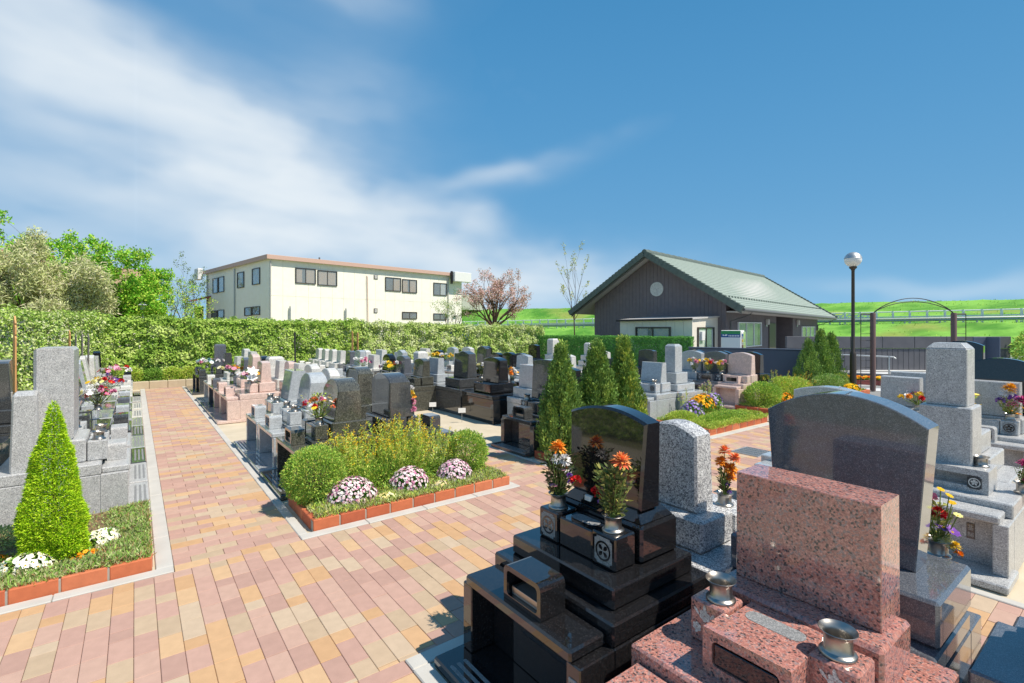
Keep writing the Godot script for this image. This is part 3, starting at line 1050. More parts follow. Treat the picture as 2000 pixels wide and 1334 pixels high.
func build_graves() -> void:
	# the four nearest
	grave({"x": 1.135, "z": -1.69, "m": "black", "w": 0.805, "near": true, "strips": true, "two": true, "crest": "cross", "plate": "light", "yb": 0.555, "dep": 1.0, "vx": 0.515, "vh": 0.148, "px": 0.665, "pl": 0.268, "ph": 0.166, "pw": 0.55, "riser": true, "sx0": 0.708, "sx1": 0.86, "sw": 0.46, "sw1": 0.50, "top": 1.222, "rise": 0.05, "lean": Vector2(0.05, 0.05), "style": "low", "iz": 0.035, "bev": 0.012,
		"label": "polished black arched grave with orange chrysanthemums and ringed crests on its vase blocks"})
	grave({"x": 1.135, "z": -0.82, "m": "pink", "w": 0.79, "near": true, "yp": 0.345, "ya": 0.44, "pf": 0.152, "dep": 1.1, "inc": "mid", "carved": true, "vx": 0.548, "vh": 0.157, "vz": 0.277, "px": 0.725, "pl": 0.282, "ph": 0.163, "pw": 0.57, "sx0": 0.832, "sx1": 1.02, "sw": 0.50, "sw1": 0.495, "top": 1.026, "rise": 0.0, "style": "flat", "lean": Vector2(0.0, 0.0), "bev": 0.003, "table": true,
		"label": "red pink granite grave with square slab and two empty steel vases"})
	grave({"x": 3.10, "z": -1.695, "f": 1, "m": "speckled", "w": 0.80, "yp": 0.36, "ya": 0.442, "dep": 0.90, "vx": 0.33, "vh": 0.14, "px": 0.47, "pl": 0.31, "ph": 0.168, "pw": 0.50, "sx0": 0.53, "sx1": 0.70, "sw": 0.34, "sw1": 0.33, "top": 1.083, "rise": 0.055, "lean": Vector2(0.05, 0.0), "style": "low", "bev": 0.012,
		"label": "salt and pepper speckled grave standing back to back with the polished black grave"})
	grave({"x": 3.10, "z": -0.90, "f": 1, "m": "slate", "w": 0.82, "yp": 0.36, "ya": 0.435, "dep": 0.83, "vx": 0.14, "vh": 0.14, "px": 0.28, "pl": 0.49, "ph": 0.175, "pw": 0.80, "sx0": 0.40, "sx1": 0.553, "sw": 0.555, "sw1": 0.64, "top": 1.315, "rise": 0.11, "lean": Vector2(0.0, 0.0), "style": "low", "bev": 0.004, "table": false, "inc": "none",
		"label": "large blue grey arched grave rising behind the red pink slab"})
	grave({"x": 3.10, "z": -0.02, "f": 1, "m": "slate", "w": 0.8, "yp": 0.36, "ya": 0.44, "dep": 0.80, "vx": 0.2, "px": 0.34, "pl": 0.34, "top": 1.05, "rise": 0.04, "style": "low", "sw": 0.44, "inc": "none",
		"label": "blue grey polished base beside the large blue grey arched grave"})
	grave({"x": 4.18, "z": -0.985, "m": "grey", "w": 0.78, "near": true, "plate": "dark", "yp": 0.372, "ya": 0.465, "dep": 0.98, "inc": "none", "vases": false, "style": "pillar", "cx": 0.70, "tiers": [[0.30, 0.575]], "sw": 0.235, "top": 1.50,
		"label": "tall square grey pillar grave with a black writing plate on its vault"})
	var pg := get_child(get_child_count() - 1)
	incense_box(pg, 0.458, 0.74, 0.466, 0.627, -0.25, 0.25, M.grey, false, 0.0, 0.042)
	crest(pg, 0.456, 0.538, 0.178, 0.088, "leaf")
	grave({"x": 4.18, "z": -1.83, "m": "silver", "w": 0.8, "top": 1.085, "rise": 0.05, "sw": 0.56, "style": "low", "label": "pale grey low arched grave beside the tall grey pillar"})
	grave({"x": 6.12, "z": -1.10, "f": 1, "m": "grey", "w": 0.8, "style": "pillar", "cx": 0.62, "tiers": [[0.56, 0.14], [0.42, 0.16], [0.30, 0.12]], "sw": 0.2, "top": 1.30, "inc": "none", "label": "grey pillar grave on three tiers, back to back with the taller pillar"})
	grave({"x": 6.9, "z": -1.20, "m": "grey", "w": 0.82, "crest": "star", "top": 1.01, "rise": 0.0, "style": "flat", "sw": 0.48, "near": true, "label": "wide flat grey grave with pale crests and mixed flowers by the black arch"})
	grave({"x": 8.95, "z": -1.18, "f": 1, "m": "black", "w": 0.84, "top": 1.25, "rise": 0.1, "style": "low", "sw": 0.66, "label": "broad black arched grave behind the wide flat grey stone"})
	grave({"x": 6.9, "z": -2.02, "m": "grey", "w": 0.8, "top": 0.99, "rise": 0.0, "style": "flat", "sw": 0.40, "label": "square pale grey grave near the arbour, before its twin"})
	grave({"x": 8.95, "z": -2.05, "f": 1, "m": "grey", "w": 0.8, "top": 1.02, "rise": 0.0, "style": "flat", "sw": 0.40, "label": "square pale grey grave near the arbour, behind its twin"})
	grave({"x": 9.5, "z": -1.93, "m": "black", "w": 0.86, "top": 1.40, "rise": 0.07, "style": "low", "sw": 0.5, "two": true, "label": "tall black arched grave whose top shows over the grey pillar"})
	# rows: x of the lot fronts, facing, [centre z, lot width, stone, top style, stone width, height, rise, more]
	var ord := ["first", "second", "third", "fourth", "fifth", "sixth", "seventh", "eighth", "ninth", "tenth", "eleventh", "twelfth"]
	var colour := {"black": "black", "charcoal": "dark grey", "olive": "olive black", "silver": "silver grey", "grey": "grey", "white_grey": "off white", "rose_beige": "pinkish beige", "slate": "blue grey", "speckled": "speckled grey", "pink": "red pink"}
	var shape := {"arch": "round arched", "low": "low arched", "flat": "flat topped", "wave": "wave topped", "pillar": "pillar"}
	var rows := [
		[1.08, -1, "lining the long path", [
			[-5.45, 0.9, "olive", "arch", 0.50, 1.06, 0.12, {"strips": true, "near": true, "lean": Vector2(0.14, 0.05), "sx0": 0.56, "sx1": 0.86, "px": 0.53, "pl": 0.38, "vx": 0.37}],
			[-6.44, 0.86, "silver", "arch", 0.46, 1.05, 0.11, {"strips": true, "near": true, "lean": Vector2(0.16, 0.05), "sx0": 0.55, "sx1": 0.82, "px": 0.52, "pl": 0.36, "vx": 0.36}],
			[-7.33, 0.80, "silver", "flat", 0.42, 1.02, 0.0, {"strips": true, "near": true, "lean": Vector2(0.16, 0.05), "sx0": 0.55, "sx1": 0.80, "px": 0.52, "pl": 0.34, "vx": 0.36}],
			[-9.92, 0.86, "rose_beige", "low", 0.40, 1.0, 0.03, {"strips": true}],
			[-10.82, 0.84, "rose_beige", "arch", 0.44, 1.09, 0.06, {"strips": true}],
			[-11.70, 0.84, "slate", "arch", 0.40, 0.98, 0.05, {"strips": true}],
			[-12.58, 0.84, "white_grey", "flat", 0.38, 0.95, 0.0, {"strips": true}],
			[-14.40, 0.84, "charcoal", "flat", 0.40, 0.97, 0.0, {"strips": true}],
			[-15.30, 0.84, "slate", "pillar", 0.27, 1.16, 0.0, {}]]],
		[3.05, 1, "behind the long path row", [
			[-5.32, 0.86, "charcoal", "arch", 0.52, 1.10, 0.09, {"sx0": 0.58, "sx1": 0.86, "lean": Vector2(0.12, 0.0)}],
			[-6.36, 0.84, "olive", "arch", 0.46, 1.10, 0.08, {"sx0": 0.60, "sx1": 0.84}],
			[-7.35, 0.84, "white_grey", "arch", 0.46, 1.02, 0.10, {}],
			[-8.25, 0.82, "white_grey", "arch", 0.40, 1.02, 0.06, {}],
			[-8.98, 0.70, "white_grey", "flat", 0.30, 0.99, 0.0, {}],
			[-9.62, 0.70, "rose_beige", "arch", 0.32, 1.0, 0.05, {}],
			[-10.35, 0.74, "white_grey", "flat", 0.32, 0.97, 0.0, {}],
			[-11.22, 0.80, "white_grey", "pillar", 0.30, 1.0, 0.0, {}],
			[-12.02, 0.80, "black", "low", 0.40, 0.98, 0.06, {}],
			[-13.3, 0.84, "white_grey", "flat", 0.36, 1.02, 0.0, {}],
			[-14.2, 0.84, "white_grey", "low", 0.40, 1.06, 0.03, {}]]],
		[3.83, -1, "in the white card row", [
			[-5.15, 0.70, "charcoal", "low", 0.48, 1.17, 0.02, {"near": true, "ir": 0.045, "strips": true, "carved": true, "sx0": 0.60, "sx1": 0.92, "px": 0.57, "pl": 0.40, "vx": 0.42, "w": 0.70, "pw": 0.56, "iz": 0.02}],
			[-9.12, 0.86, "olive", "low", 0.42, 0.98, 0.05, {"lean": Vector2(0.12, 0.03)}],
			[-9.95, 0.80, "slate", "arch", 0.42, 1.0, 0.06, {}],
			[-10.72, 0.76, "black", "arch", 0.40, 1.0, 0.10, {}],
			[-11.62, 0.80, "white_grey", "flat", 0.36, 0.94, 0.0, {}],
			[-12.55, 0.84, "silver", "low", 0.40, 1.02, 0.04, {}],
			[-13.25, 0.70, "slate", "low", 0.36, 0.98, 0.03, {}],
			[-14.0, 0.74, "white_grey", "flat", 0.32, 0.95, 0.0, {}],
			[-14.72, 0.72, "white_grey", "arch", 0.36, 0.96, 0.05, {}],
			[-15.4, 0.70, "white_grey", "arch", 0.34, 0.95, 0.05, {}],
			[-16.05, 0.66, "white_grey", "arch", 0.34, 0.95, 0.05, {}]]],
		[5.92, 1, "in the dark vault row", [
			[-5.42, 0.74, "black", "low", 0.50, 1.02, 0.04, {}],
			[-6.28, 0.70, "silver", "flat", 0.36, 1.0, 0.0, {}],
			[-7.22, 0.98, "black", "low", 0.50, 1.08, 0.05, {"yp": 0.40, "ya": 0.47, "dep": 1.2, "ph": 0.17, "sx0": 0.70, "sx1": 0.92, "px": 0.64, "pl": 0.46}],
			[-8.24, 0.94, "charcoal", "wave", 0.52, 1.15, 0.05, {"yp": 0.40, "ya": 0.47, "dep": 1.2, "ph": 0.17, "sx0": 0.70, "sx1": 0.92, "px": 0.64, "pl": 0.46}],
			[-9.42, 0.84, "silver", "flat", 0.40, 0.96, 0.0, {}],
			[-10.3, 0.80, "white_grey", "pillar", 0.24, 1.06, 0.0, {}],
			[-11.2, 0.84, "silver", "wave", 0.46, 1.06, 0.06, {}],
			[-12.4, 0.84, "white_grey", "flat", 0.40, 1.02, 0.0, {}],
			[-13.5, 0.84, "white_grey", "arch", 0.42, 0.97, 0.05, {}]]],
		[6.69, -1, "behind the three conifers", [
			[-5.62, 0.82, "silver", "flat", 0.44, 0.98, 0.0, {"near": true, "crest": "star", "lean": Vector2(0.14, 0.03), "w": 0.82}],
			[-6.45, 0.76, "charcoal", "low", 0.46, 1.02, 0.05, {}],
			[-7.9, 0.84, "white_grey", "low", 0.46, 1.02, 0.04, {}],
			[-9.35, 0.84, "silver", "low", 0.44, 0.95, 0.04, {}],
			[-9.95, 0.50, "black", "low", 0.42, 0.98, 0.05, {"w": 0.5}],
			[-10.5, 0.5, "black", "low", 0.4, 0.95, 0.05, {"w": 0.5}],
			[-11.1, 0.62, "charcoal", "wave", 0.46, 1.10, 0.06, {"w": 0.62}],
			[-11.9, 0.80, "white_grey", "low", 0.44, 1.05, 0.05, {}],
			[-12.75, 0.80, "silver", "low", 0.44, 1.02, 0.05, {}],
			[-13.6, 0.80, "black", "arch", 0.44, 0.90, 0.06, {}],
			[-14.5, 0.80, "white_grey", "flat", 0.44, 0.92, 0.0, {}]]],
		[8.60, 1, "beside the viola bed", [
			[-5.52, 0.82, "silver", "pillar", 0.22, 1.30, 0.0, {"tiers": [[0.52, 0.12], [0.36, 0.20]], "cx": 0.66}],
			[-6.95, 0.80, "white_grey", "low", 0.46, 0.95, 0.05, {}],
			[-8.5, 0.80, "white_grey", "arch", 0.40, 0.98, 0.05, {}],
			[-9.9, 0.80, "charcoal", "low", 0.42, 0.95, 0.05, {}],
			[-11.5, 0.80, "black", "low", 0.42, 1.08, 0.05, {}]]],
		[9.36, -1, "before the navy wall", [
			[-5.40, 0.56, "rose_beige", "low", 0.50, 1.08, 0.06, {"near": true, "inc": "mid", "carved": true, "pw": 0.54, "vz": 0.265}],
			[-5.97, 0.56, "slate", "low", 0.50, 1.09, 0.06, {"near": true, "inc": "mid", "carved": true, "pw": 0.54, "vz": 0.265}],
			[-6.54, 0.56, "silver", "low", 0.50, 1.08, 0.06, {"pw": 0.54, "vz": 0.265}],
			[-7.8, 0.84, "charcoal", "low", 0.46, 1.06, 0.04, {}],
			[-9.3, 0.84, "white_grey", "low", 0.46, 0.96, 0.04, {}],
			[-11.2, 0.84, "white_grey", "pillar", 0.26, 1.26, 0.0, {"cx": 0.7}],
			[-12.2, 0.84, "black", "low", 0.42, 1.05, 0.03, {}]]],
		[11.4, 1, "hard against the navy wall", [
			[-5.45, 0.84, "black", "low", 0.50, 1.08, 0.06, {}],
			[-6.12, 0.84, "black", "low", 0.50, 1.08, 0.06, {}],
			[-6.80, 0.84, "black", "low", 0.50, 1.08, 0.06, {}],
			[-10.3, 0.84, "white_grey", "pillar", 0.22, 1.15, 0.0, {}]]],
		[0.11, 1, "behind the cone shrub", [
			[-5.84, 0.82, "grey", "flat", 0.50, 1.44, 0.0, {"near": true, "strips": true, "sx0": 0.52, "sx1": 0.77, "px": 0.44, "pl": 0.40, "vx": 0.30, "bev": 0.02, "vh": 0.17, "ph": 0.20, "lean": Vector2(0, 0)}],
			[-6.74, 0.82, "grey", "low", 0.44, 0.95, 0.03, {"strips": true}],
			[-7.64, 0.82, "charcoal", "low", 0.40, 1.02, 0.04, {"strips": true, "lean": Vector2(0.2, 0.05)}],
			[-8.54, 0.82, "silver", "low", 0.42, 1.10, 0.05, {"strips": true, "lean": Vector2(0.22, 0.05)}],
			[-9.44, 0.82, "slate", "low", 0.42, 1.08, 0.05, {"strips": true, "lean": Vector2(0.22, 0.05)}],
			[-10.34, 0.82, "silver", "arch", 0.40, 1.10, 0.06, {"strips": true, "lean": Vector2(0.18, 0.05)}],
			[-11.3, 0.82, "white_grey", "low", 0.42, 1.12, 0.05, {"strips": true, "lean": Vector2(0.18, 0.05)}],
			[-12.4, 0.82, "white_grey", "low", 0.42, 1.08, 0.05, {"strips": true}],
			[-13.6, 0.82, "grey", "flat", 0.40, 1.0, 0.0, {"strips": true}],
			[-14.7, 0.82, "black", "low", 0.42, 1.08, 0.05, {"strips": true}]]],
		[-2.05, -1, "nearest the corner hedge", [
			[-5.9, 0.84, "grey", "flat", 0.40, 1.16, 0.0, {}],
			[-7.0, 0.84, "black", "arch", 0.50, 1.30, 0.14, {}],
			[-8.6, 0.84, "charcoal", "low", 0.46, 1.22, 0.04, {}]]]]
	for r in rows:
		var k := 0
		for s in r[3]:
			var d := {"x": r[0], "f": r[1], "z": s[0], "w": s[1], "m": s[2], "style": s[3], "sw": s[4], "top": s[5], "rise": s[6]}
			d.merge(s[7], true)
			d.label = "%s %s grave, %s from the beds %s" % [colour[s[2]], shape[s[3]], ord[k], r[2]]
			d.group = "graves " + r[2]
			grave(d)
			k += 1


# ---------------------------------------------------------------- plants

func rv() -> Vector3:
	var z := rng.randf_range(-1, 1)
	var a := rng.randf() * TAU
	var r := sqrt(1.0 - z * z)
	return Vector3(r * cos(a), z, r * sin(a))


func pick(cols: Array, jitter := 0.14) -> Color:
	var c: Color = cols[rng.randi_range(0, cols.size() - 1)]
	var k := rng.randf_range(1.0 - jitter, 1.0 + jitter)
	return Color(c.r * k, c.g * k, c.b * k)


func put_leaf(mb: MB, p: Vector3, out: Vector3, spread: float, ln: float, wd: float) -> void:
	var dir := (out + rv() * spread).normalized()
	var side := dir.cross(rv()).normalized()
	mb.leaf(p, dir, side, side.cross(dir), ln, wd, 0.18, 0.45)


func blade(mb: MB, p: Vector3, dir: Vector3, ln: float, wd: float, bend: float) -> void:
	# a grass blade that arches over under its weight
	var side := dir.cross(Vector3.UP)
	side = side.normalized() if side.length() > 0.01 else Vector3(1, 0, 0)
	var q := p
	var d := dir
	var n := 4
	for i in n:
		var w0 := wd * (1.0 - float(i) / n)
		var w1 := wd * (1.0 - float(i + 1) / n)
		var e := q + d * ln / n
		var up := side.cross(d).normalized()
		mb.quad(q - side * w0 * 0.5, q + side * w0 * 0.5, e + side * w1 * 0.5, e - side * w1 * 0.5, up)
		q = e
		d = (d + Vector3(0, -bend / n, 0)).normalized()


const GREEN := [Color(0.213, 0.406, 0.063), Color(0.278, 0.492, 0.085), Color(0.182, 0.342, 0.063), Color(0.364, 0.577, 0.117)]
const LIME := [Color(0.470, 0.660, 0.096), Color(0.577, 0.660, 0.128), Color(0.384, 0.598, 0.096), Color(0.660, 0.660, 0.171)]
const DEEP := [Color(0.117, 0.321, 0.063), Color(0.160, 0.406, 0.082), Color(0.096, 0.256, 0.063), Color(0.213, 0.512, 0.107)]
const STRAW := [Color(0.42, 0.40, 0.19), Color(0.34, 0.37, 0.15), Color(0.46, 0.42, 0.24)]
const SAGE := [Color(0.406, 0.512, 0.182), Color(0.492, 0.598, 0.235), Color(0.342, 0.448, 0.160), Color(0.577, 0.640, 0.299)]


# rounded clipped bush: leaves over a bumpy ellipsoid, thinner within
func bush(called: String, label: String, at: Vector3, rad: Vector3, count: int, ln: float, wd: float, cols: Array, group := "") -> Node3D:
	var t := thing(called, label, "shrub", at, 0.0, group)
	var f := FastNoiseLite.new()
	f.seed = rng.randi_range(1, 9999)
	f.frequency = 1.0
	var mb := MB.new()
	for k in count:
		var d := rv()
		var r := (0.93 + 0.17 * f.get_noise_3dv(d * 2.4) + 0.1 * f.get_noise_3dv(d * 6.0)) * (1.0 - 0.42 * rng.randf() * rng.randf())
		var p := Vector3(d.x * rad.x, d.y * rad.y, d.z * rad.z) * r + Vector3(0, rad.y * 0.92, 0)
		if p.y < 0.01:
			continue
		mb.col = pick(cols)
		put_leaf(mb, p, (d + Vector3(0, 0.35, 0)).normalized(), 0.75, ln * rng.randf_range(0.7, 1.25), wd * rng.randf_range(0.8, 1.2))
	put(mb, "foliage", M.leaf, t)
	var st := MB.new()
	for k in 9:
		var d := rv()
		st.tube([Vector3(d.x * 0.02, 0, d.z * 0.02), Vector3(d.x * rad.x * 0.25, rad.y * 0.5, d.z * rad.z * 0.25), Vector3(d.x * rad.x * 0.6, rad.y * (1.0 + 0.35 * absf(d.y)), d.z * rad.z * 0.6)], [0.009, 0.006, 0.003], 5)
	put(st, "stems", M.bark, t)
	return t


# a flower head of many petals facing up
func mum_head(mb: MB, c: Vector3, up: Vector3, r: float, cols: Array, rings := 3) -> void:
	up = up.normalized()
	var s := up.cross(Vector3(0.3, 0.2, 0.9)).normalized()
	var w := up.cross(s)
	for ring in rings * 2:
		var w01 := float(ring) / (rings * 2 - 1)
		var k := int(lerpf(20, 7, w01))
		var tilt := lerpf(-0.30, 1.30, w01)
		for i in k:
			var a := TAU * (i + rng.randf() * 0.6) / k + ring * 0.4
			var o := s * cos(a) + w * sin(a)
			var d := (o * cos(tilt) + up * sin(tilt) + rv() * 0.14).normalized()
			mb.col = pick(cols, 0.12)
			mb.leaf(c + up * r * 0.05 * ring, d, up.cross(o), (up * cos(tilt) - o * sin(tilt)), r * lerpf(1.0, 0.62, w01) * rng.randf_range(0.85, 1.1), r * 0.24, 0.25, 0.66)


func daisy(mb: MB, c: Vector3, up: Vector3, r: float, cols: Array, eye: Color, petals := 7) -> void:
	up = up.normalized()
	var s := up.cross(Vector3(0.3, 0.2, 0.9)).normalized()
	var w := up.cross(s)
	mb.col = pick(cols, 0.08)
	var off := rng.randf() * TAU
	for i in petals:
		var a := off + TAU * i / petals
		var o := s * cos(a) + w * sin(a)
		mb.leaf(c, (o + up * 0.25).normalized(), up.cross(o), up, r, r * 0.85, 0.1, 0.6)
	mb.col = eye
	for i in 5:
		var a := TAU * i / 5
		var b := TAU * (i + 1) / 5
		mb.flat(c + up * r * 0.22, c + up * r * 0.06 + (s * cos(a) + w * sin(a)) * r * 0.24, c + up * r * 0.06 + (s * cos(b) + w * sin(b)) * r * 0.24, up)


func ruffle(mb: MB, c: Vector3, r: float, cols: Array, k := 26) -> void:
	# carnation, rose: short broad petals on a ball
	for i in k:
		var d := rv()
		d.y = absf(d.y) * 0.9 - 0.15
		d = d.normalized()
		mb.col = pick(cols, 0.16)
		var s := d.cross(rv()).normalized()
		mb.leaf(c + d * r * 0.35, (d + rv() * 0.35).normalized(), s, s.cross(d), r * 0.7, r * 0.75, 0.25, 0.7)


# dome of small flowers over leaves
func mound(called: String, label: String, at: Vector3, rad: Vector3, heads: int, r: float, cols: Array, eye: Color, leaf_cols: Array, group := "", petals := 7) -> Node3D:
	var t := thing(called, label, "flowers", at, 0.0, group)
	var lf := MB.new()
	for k in int(heads * 4):
		var d := rv()
		d.y = absf(d.y) * 1.1 - 0.1
		var p := Vector3(d.x * rad.x, maxf(0.005, d.y * rad.y), d.z * rad.z) * rng.randf_range(0.55, 0.97)
		lf.col = pick(leaf_cols)
		put_leaf(lf, p, d, 0.7, r * 1.5, r * 0.8)
	put(lf, "leaves", M.leaf, t)
	var fl := MB.new()
	for k in heads:
		# even spread over the dome
		var yy := (k + 0.5) / heads
		var a := k * 2.39996 + rng.randf() * 0.8
		var el := pow(yy, 0.8)
		var d := Vector3(cos(a) * sqrt(1.0 - el * el), el, sin(a) * sqrt(1.0 - el * el))
		var p := Vector3(d.x * rad.x, d.y * rad.y, d.z * rad.z) * rng.randf_range(0.94, 1.06)
		daisy(fl, p, d + rv() * 0.35, r * rng.randf_range(0.8, 1.15), cols, eye, petals)
	put(fl, "blossoms", M.petal, t)
	return t


func grass_clump(label: String, at: Vector3, count: int, ln: float, cols: Array, wd := 0.010, group := "") -> void:
	var t := thing("ornamental_grass", label, "grass plant", at, 0.0, group)
	var mb := MB.new()
	for k in count:
		var a := rng.randf() * TAU
		var lean := rng.randf_range(0.15, 0.95)
		mb.col = pick(cols, 0.2)
		blade(mb, Vector3(cos(a), 0, sin(a)) * rng.randf() * 0.05, Vector3(cos(a) * lean, 1.0, sin(a) * lean).normalized(), ln * rng.randf_range(0.6, 1.1), wd, rng.randf_range(0.3, 1.3))
	put(mb, "blades", M.leaf, t)


# upright leafy stems tipped with small flowers
func spire_plant(called: String, label: String, at: Vector3, stems: int, h: float, spread: float, cols: Array, tips: Array, group := "") -> void:
	var t := thing(called, label, "plant", at, 0.0, group)
	var st := MB.new()
	var lf := MB.new()
	var fl := MB.new()
	for k in stems:
		var a := rng.randf() * TAU
		var r := sqrt(rng.randf()) * spread
		var p := Vector3(cos(a) * r * 0.6, 0, sin(a) * r * 0.6)
		var hh := h * rng.randf_range(0.6, 1.05)
		var top := p + Vector3(cos(a) * r * 0.8, hh, sin(a) * r * 0.8) + Vector3(rng.randf_range(-0.04, 0.04), 0, rng.randf_range(-0.04, 0.04))
		var mid := p.lerp(top, 0.5) + Vector3(rng.randf_range(-0.02, 0.02), 0, rng.randf_range(-0.02, 0.02))
		st.col = pick(cols)
		st.tube([p, mid, top], [0.0028, 0.0022, 0.0014], 4)
		var n := int(hh * 95)
		for i in n:
			var w := float(i) / n
			var q := p.lerp(mid, w * 2.0) if w < 0.5 else mid.lerp(top, w * 2.0 - 1.0)
			lf.col = pick(cols)
			put_leaf(lf, q, Vector3(rng.randf_range(-1, 1), 0.5, rng.randf_range(-1, 1)).normalized(), 0.4, rng.randf_range(0.022, 0.048), 0.010)
		for i in 16:
			fl.col = pick(tips, 0.2)
			put_leaf(fl, top + Vector3(rng.randf_range(-0.018, 0.018), rng.randf_range(-0.06, 0.02), rng.randf_range(-0.018, 0.018)), Vector3.UP, 1.0, 0.013, 0.010)
	put(st, "stems", M.leaf, t)
	put(lf, "leaves", M.leaf, t)
	put(fl, "blossoms", M.petal, t)


# low carpet of leaves over a rectangle, spilling a little over its edges
func carpet(bed: Node3D, x0: float, x1: float, z0: float, z1: float, y: float, count: int, hgt: float, cols: Array, dry := 0.0) -> void:
	var f := FastNoiseLite.new()
	f.seed = rng.randi_range(1, 9999)
	f.frequency = 2.6
	var mb := MB.new()
	for k in count:
		var p := Vector3(rng.randf_range(x0, x1), y, rng.randf_range(z0, z1))
		var h := hgt * (0.65 + 0.9 * f.get_noise_2d(p.x, p.z))
		if h <= 0.004:
			continue
		p.y += rng.randf() * h * 0.7
		mb.col = pick(cols, 0.2) if rng.randf() > dry else lin(170, 140, 100)
		put_leaf(mb, p, Vector3(rng.randf_range(-0.7, 0.7), 0.8, rng.randf_range(-0.7, 0.7)).normalized(), 0.5, rng.randf_range(0.02, 0.045), rng.randf_range(0.005, 0.012))
	stuff(put(mb, "ground_cover", M.leaf, bed))


func brick_mesh(k: int) -> ArrayMesh:
	var key := "brick%d" % k
	if not paver_meshes.has(key):
		var mb := MB.new()
		mb.col = [lin(212, 122, 82), lin(202, 110, 74), lin(218, 132, 92), lin(194, 104, 72)][k]
		mb.box(Vector3(-0.105, 0, 0), Vector3(0.105, 0.1, 0.06), 0.005)
		paver_meshes[key] = mb.mesh()
	return paver_meshes[key]


func brick_row(bed: Node3D, a: Vector2, b: Vector2) -> void:
	# bricks on edge from a to b, the bed to the left of the way
	var d := (b - a).normalized()
	var ln := a.distance_to(b)
	var k := maxi(1, int(round(ln / 0.218)))
	var step := ln / k
	var turn := atan2(-d.y, d.x)
	for i in k:
		var p := a + d * step * (i + 0.5)
		var o := place(brick_mesh(rng.randi_range(0, 3)), "brick", M.brick, bed, Vector3(p.x, -0.012 + rng.randf_range(-0.002, 0.002), p.y), turn + PI)
		o.scale.x = (step - 0.011) / 0.21
	var mb := MB.new()
	mb.box(Vector3(0.004, -0.01, 0.005), Vector3(ln - 0.004, 0.078, 0.052), 0.002)
	var m := put(mb, "mortar", M.mortar, bed)
	m.position = Vector3(a.x, 0, a.y)
	m.rotation.y = turn
	m.mesh = flip_z(mb)


func flip_z(mb: MB) -> ArrayMesh:
	var o := MB.new()
	o.col = mb.col
	for i in range(0, mb.v.size(), 3):
		o.tri(mb.v[i] * Vector3(1, 1, -1), mb.v[i + 1] * Vector3(1, 1, -1), mb.v[i + 2] * Vector3(1, 1, -1), mb.n[i] * Vector3(1, 1, -1), mb.n[i + 1] * Vector3(1, 1, -1), mb.n[i + 2] * Vector3(1, 1, -1))
	return o.mesh()


func bed_box(label: String, x0: float, x1: float, z0: float, z1: float, back := false) -> Node3D:
	# z1 is the side towards the wide path
	var b := thing("flower_bed", label, "flower bed")
	brick_row(b, Vector2(x0, z1), Vector2(x1, z1))
	brick_row(b, Vector2(x0, z0), Vector2(x0, z1 - 0.064))
	brick_row(b, Vector2(x1, z1 - 0.064), Vector2(x1, z0))
	var mb := MB.new()
	var f := FastNoiseLite.new()
	f.frequency = 1.8
	var nx := int((x1 - x0) / 0.08)
	var nz := int((z1 - z0) / 0.08)
	var at := func(i: int, j: int) -> Vector3:
		var x := lerpf(x0 + 0.062, x1 - 0.062, float(i) / nx)
		var z := lerpf(z0, z1 - 0.062, float(j) / nz)
		return Vector3(x, 0.072 + 0.03 * sin(PI * i / nx) * sin(PI * j / nz) + 0.014 * f.get_noise_2d(x * 5.0, z * 5.0), z)
	for i in nx:
		for j in nz:
			mb.quad(at.call(i, j), at.call(i + 1, j), at.call(i + 1, j + 1), at.call(i, j + 1), Vector3.UP)
	put(mb, "soil", M.soil, b)
	return b


# upright conifer of flame-shaped sprays
func plume_conifer(label: String, at: Vector3, h: float, r: float, sprays: int, cols: Array, group: String, needles := 58) -> void:
	sprays = int(sprays * 1.7)
	var t := thing("columnar_conifer", label, "conifer", at, rng.randf() * TAU, group)
	var mb := MB.new()
	for k in sprays:
		var w := pow((k + 0.5) / sprays, 0.85)
		var a := k * 2.39996 + rng.randf() * 0.7
		var rr := r * (1.0 - pow(w, 1.35)) * (0.5 + 0.5 * sqrt(rng.randf())) * (0.78 + 0.22 * minf(1.0, w * 6.0 + 0.3))
		var base := Vector3(cos(a) * rr, w * h * 0.86, sin(a) * rr)
		var ln := h * rng.randf_range(0.12, 0.20) * (1.25 - 0.35 * w)
		var dir := Vector3(cos(a) * 0.22, 1.0, sin(a) * 0.22).normalized()
		if k >= sprays - 4:
			base = Vector3(rng.randf_range(-0.02, 0.02), h * (0.74 + 0.02 * (k - sprays + 4)), rng.randf_range(-0.02, 0.02))
			ln = h * rng.randf_range(0.16, 0.24)
			dir = Vector3(rng.randf_range(-0.1, 0.1), 1, rng.randf_range(-0.1, 0.1)).normalized()
		var c := pick(cols, 0.2)
		var s := dir.cross(Vector3(sin(a), 0, -cos(a))).normalized()
		var u := dir.cross(s)
		for i in needles:
			var q := rng.randf()
			var wid := ln * 0.17 * sin(PI * (0.12 + 0.82 * q))
			var b := rng.randf() * TAU
			var o := s * cos(b) + u * sin(b)
			mb.col = Color(c.r, c.g, c.b) * rng.randf_range(0.85, 1.15)
			put_leaf(mb, base + dir * q * ln * 0.88 + o * wid * rng.randf_range(0.5, 1.0), (dir + o * 0.6).normalized(), 0.35, ln * 0.16, ln * 0.06)
	put(mb, "foliage", M.needle, t)
	var tr := MB.new()
	tr.tube([Vector3.ZERO, Vector3(0, h * 0.5, 0), Vector3(0, h * 0.86, 0)], [0.03, 0.018, 0.005], 8)
	put(tr, "trunk", M.bark, t)


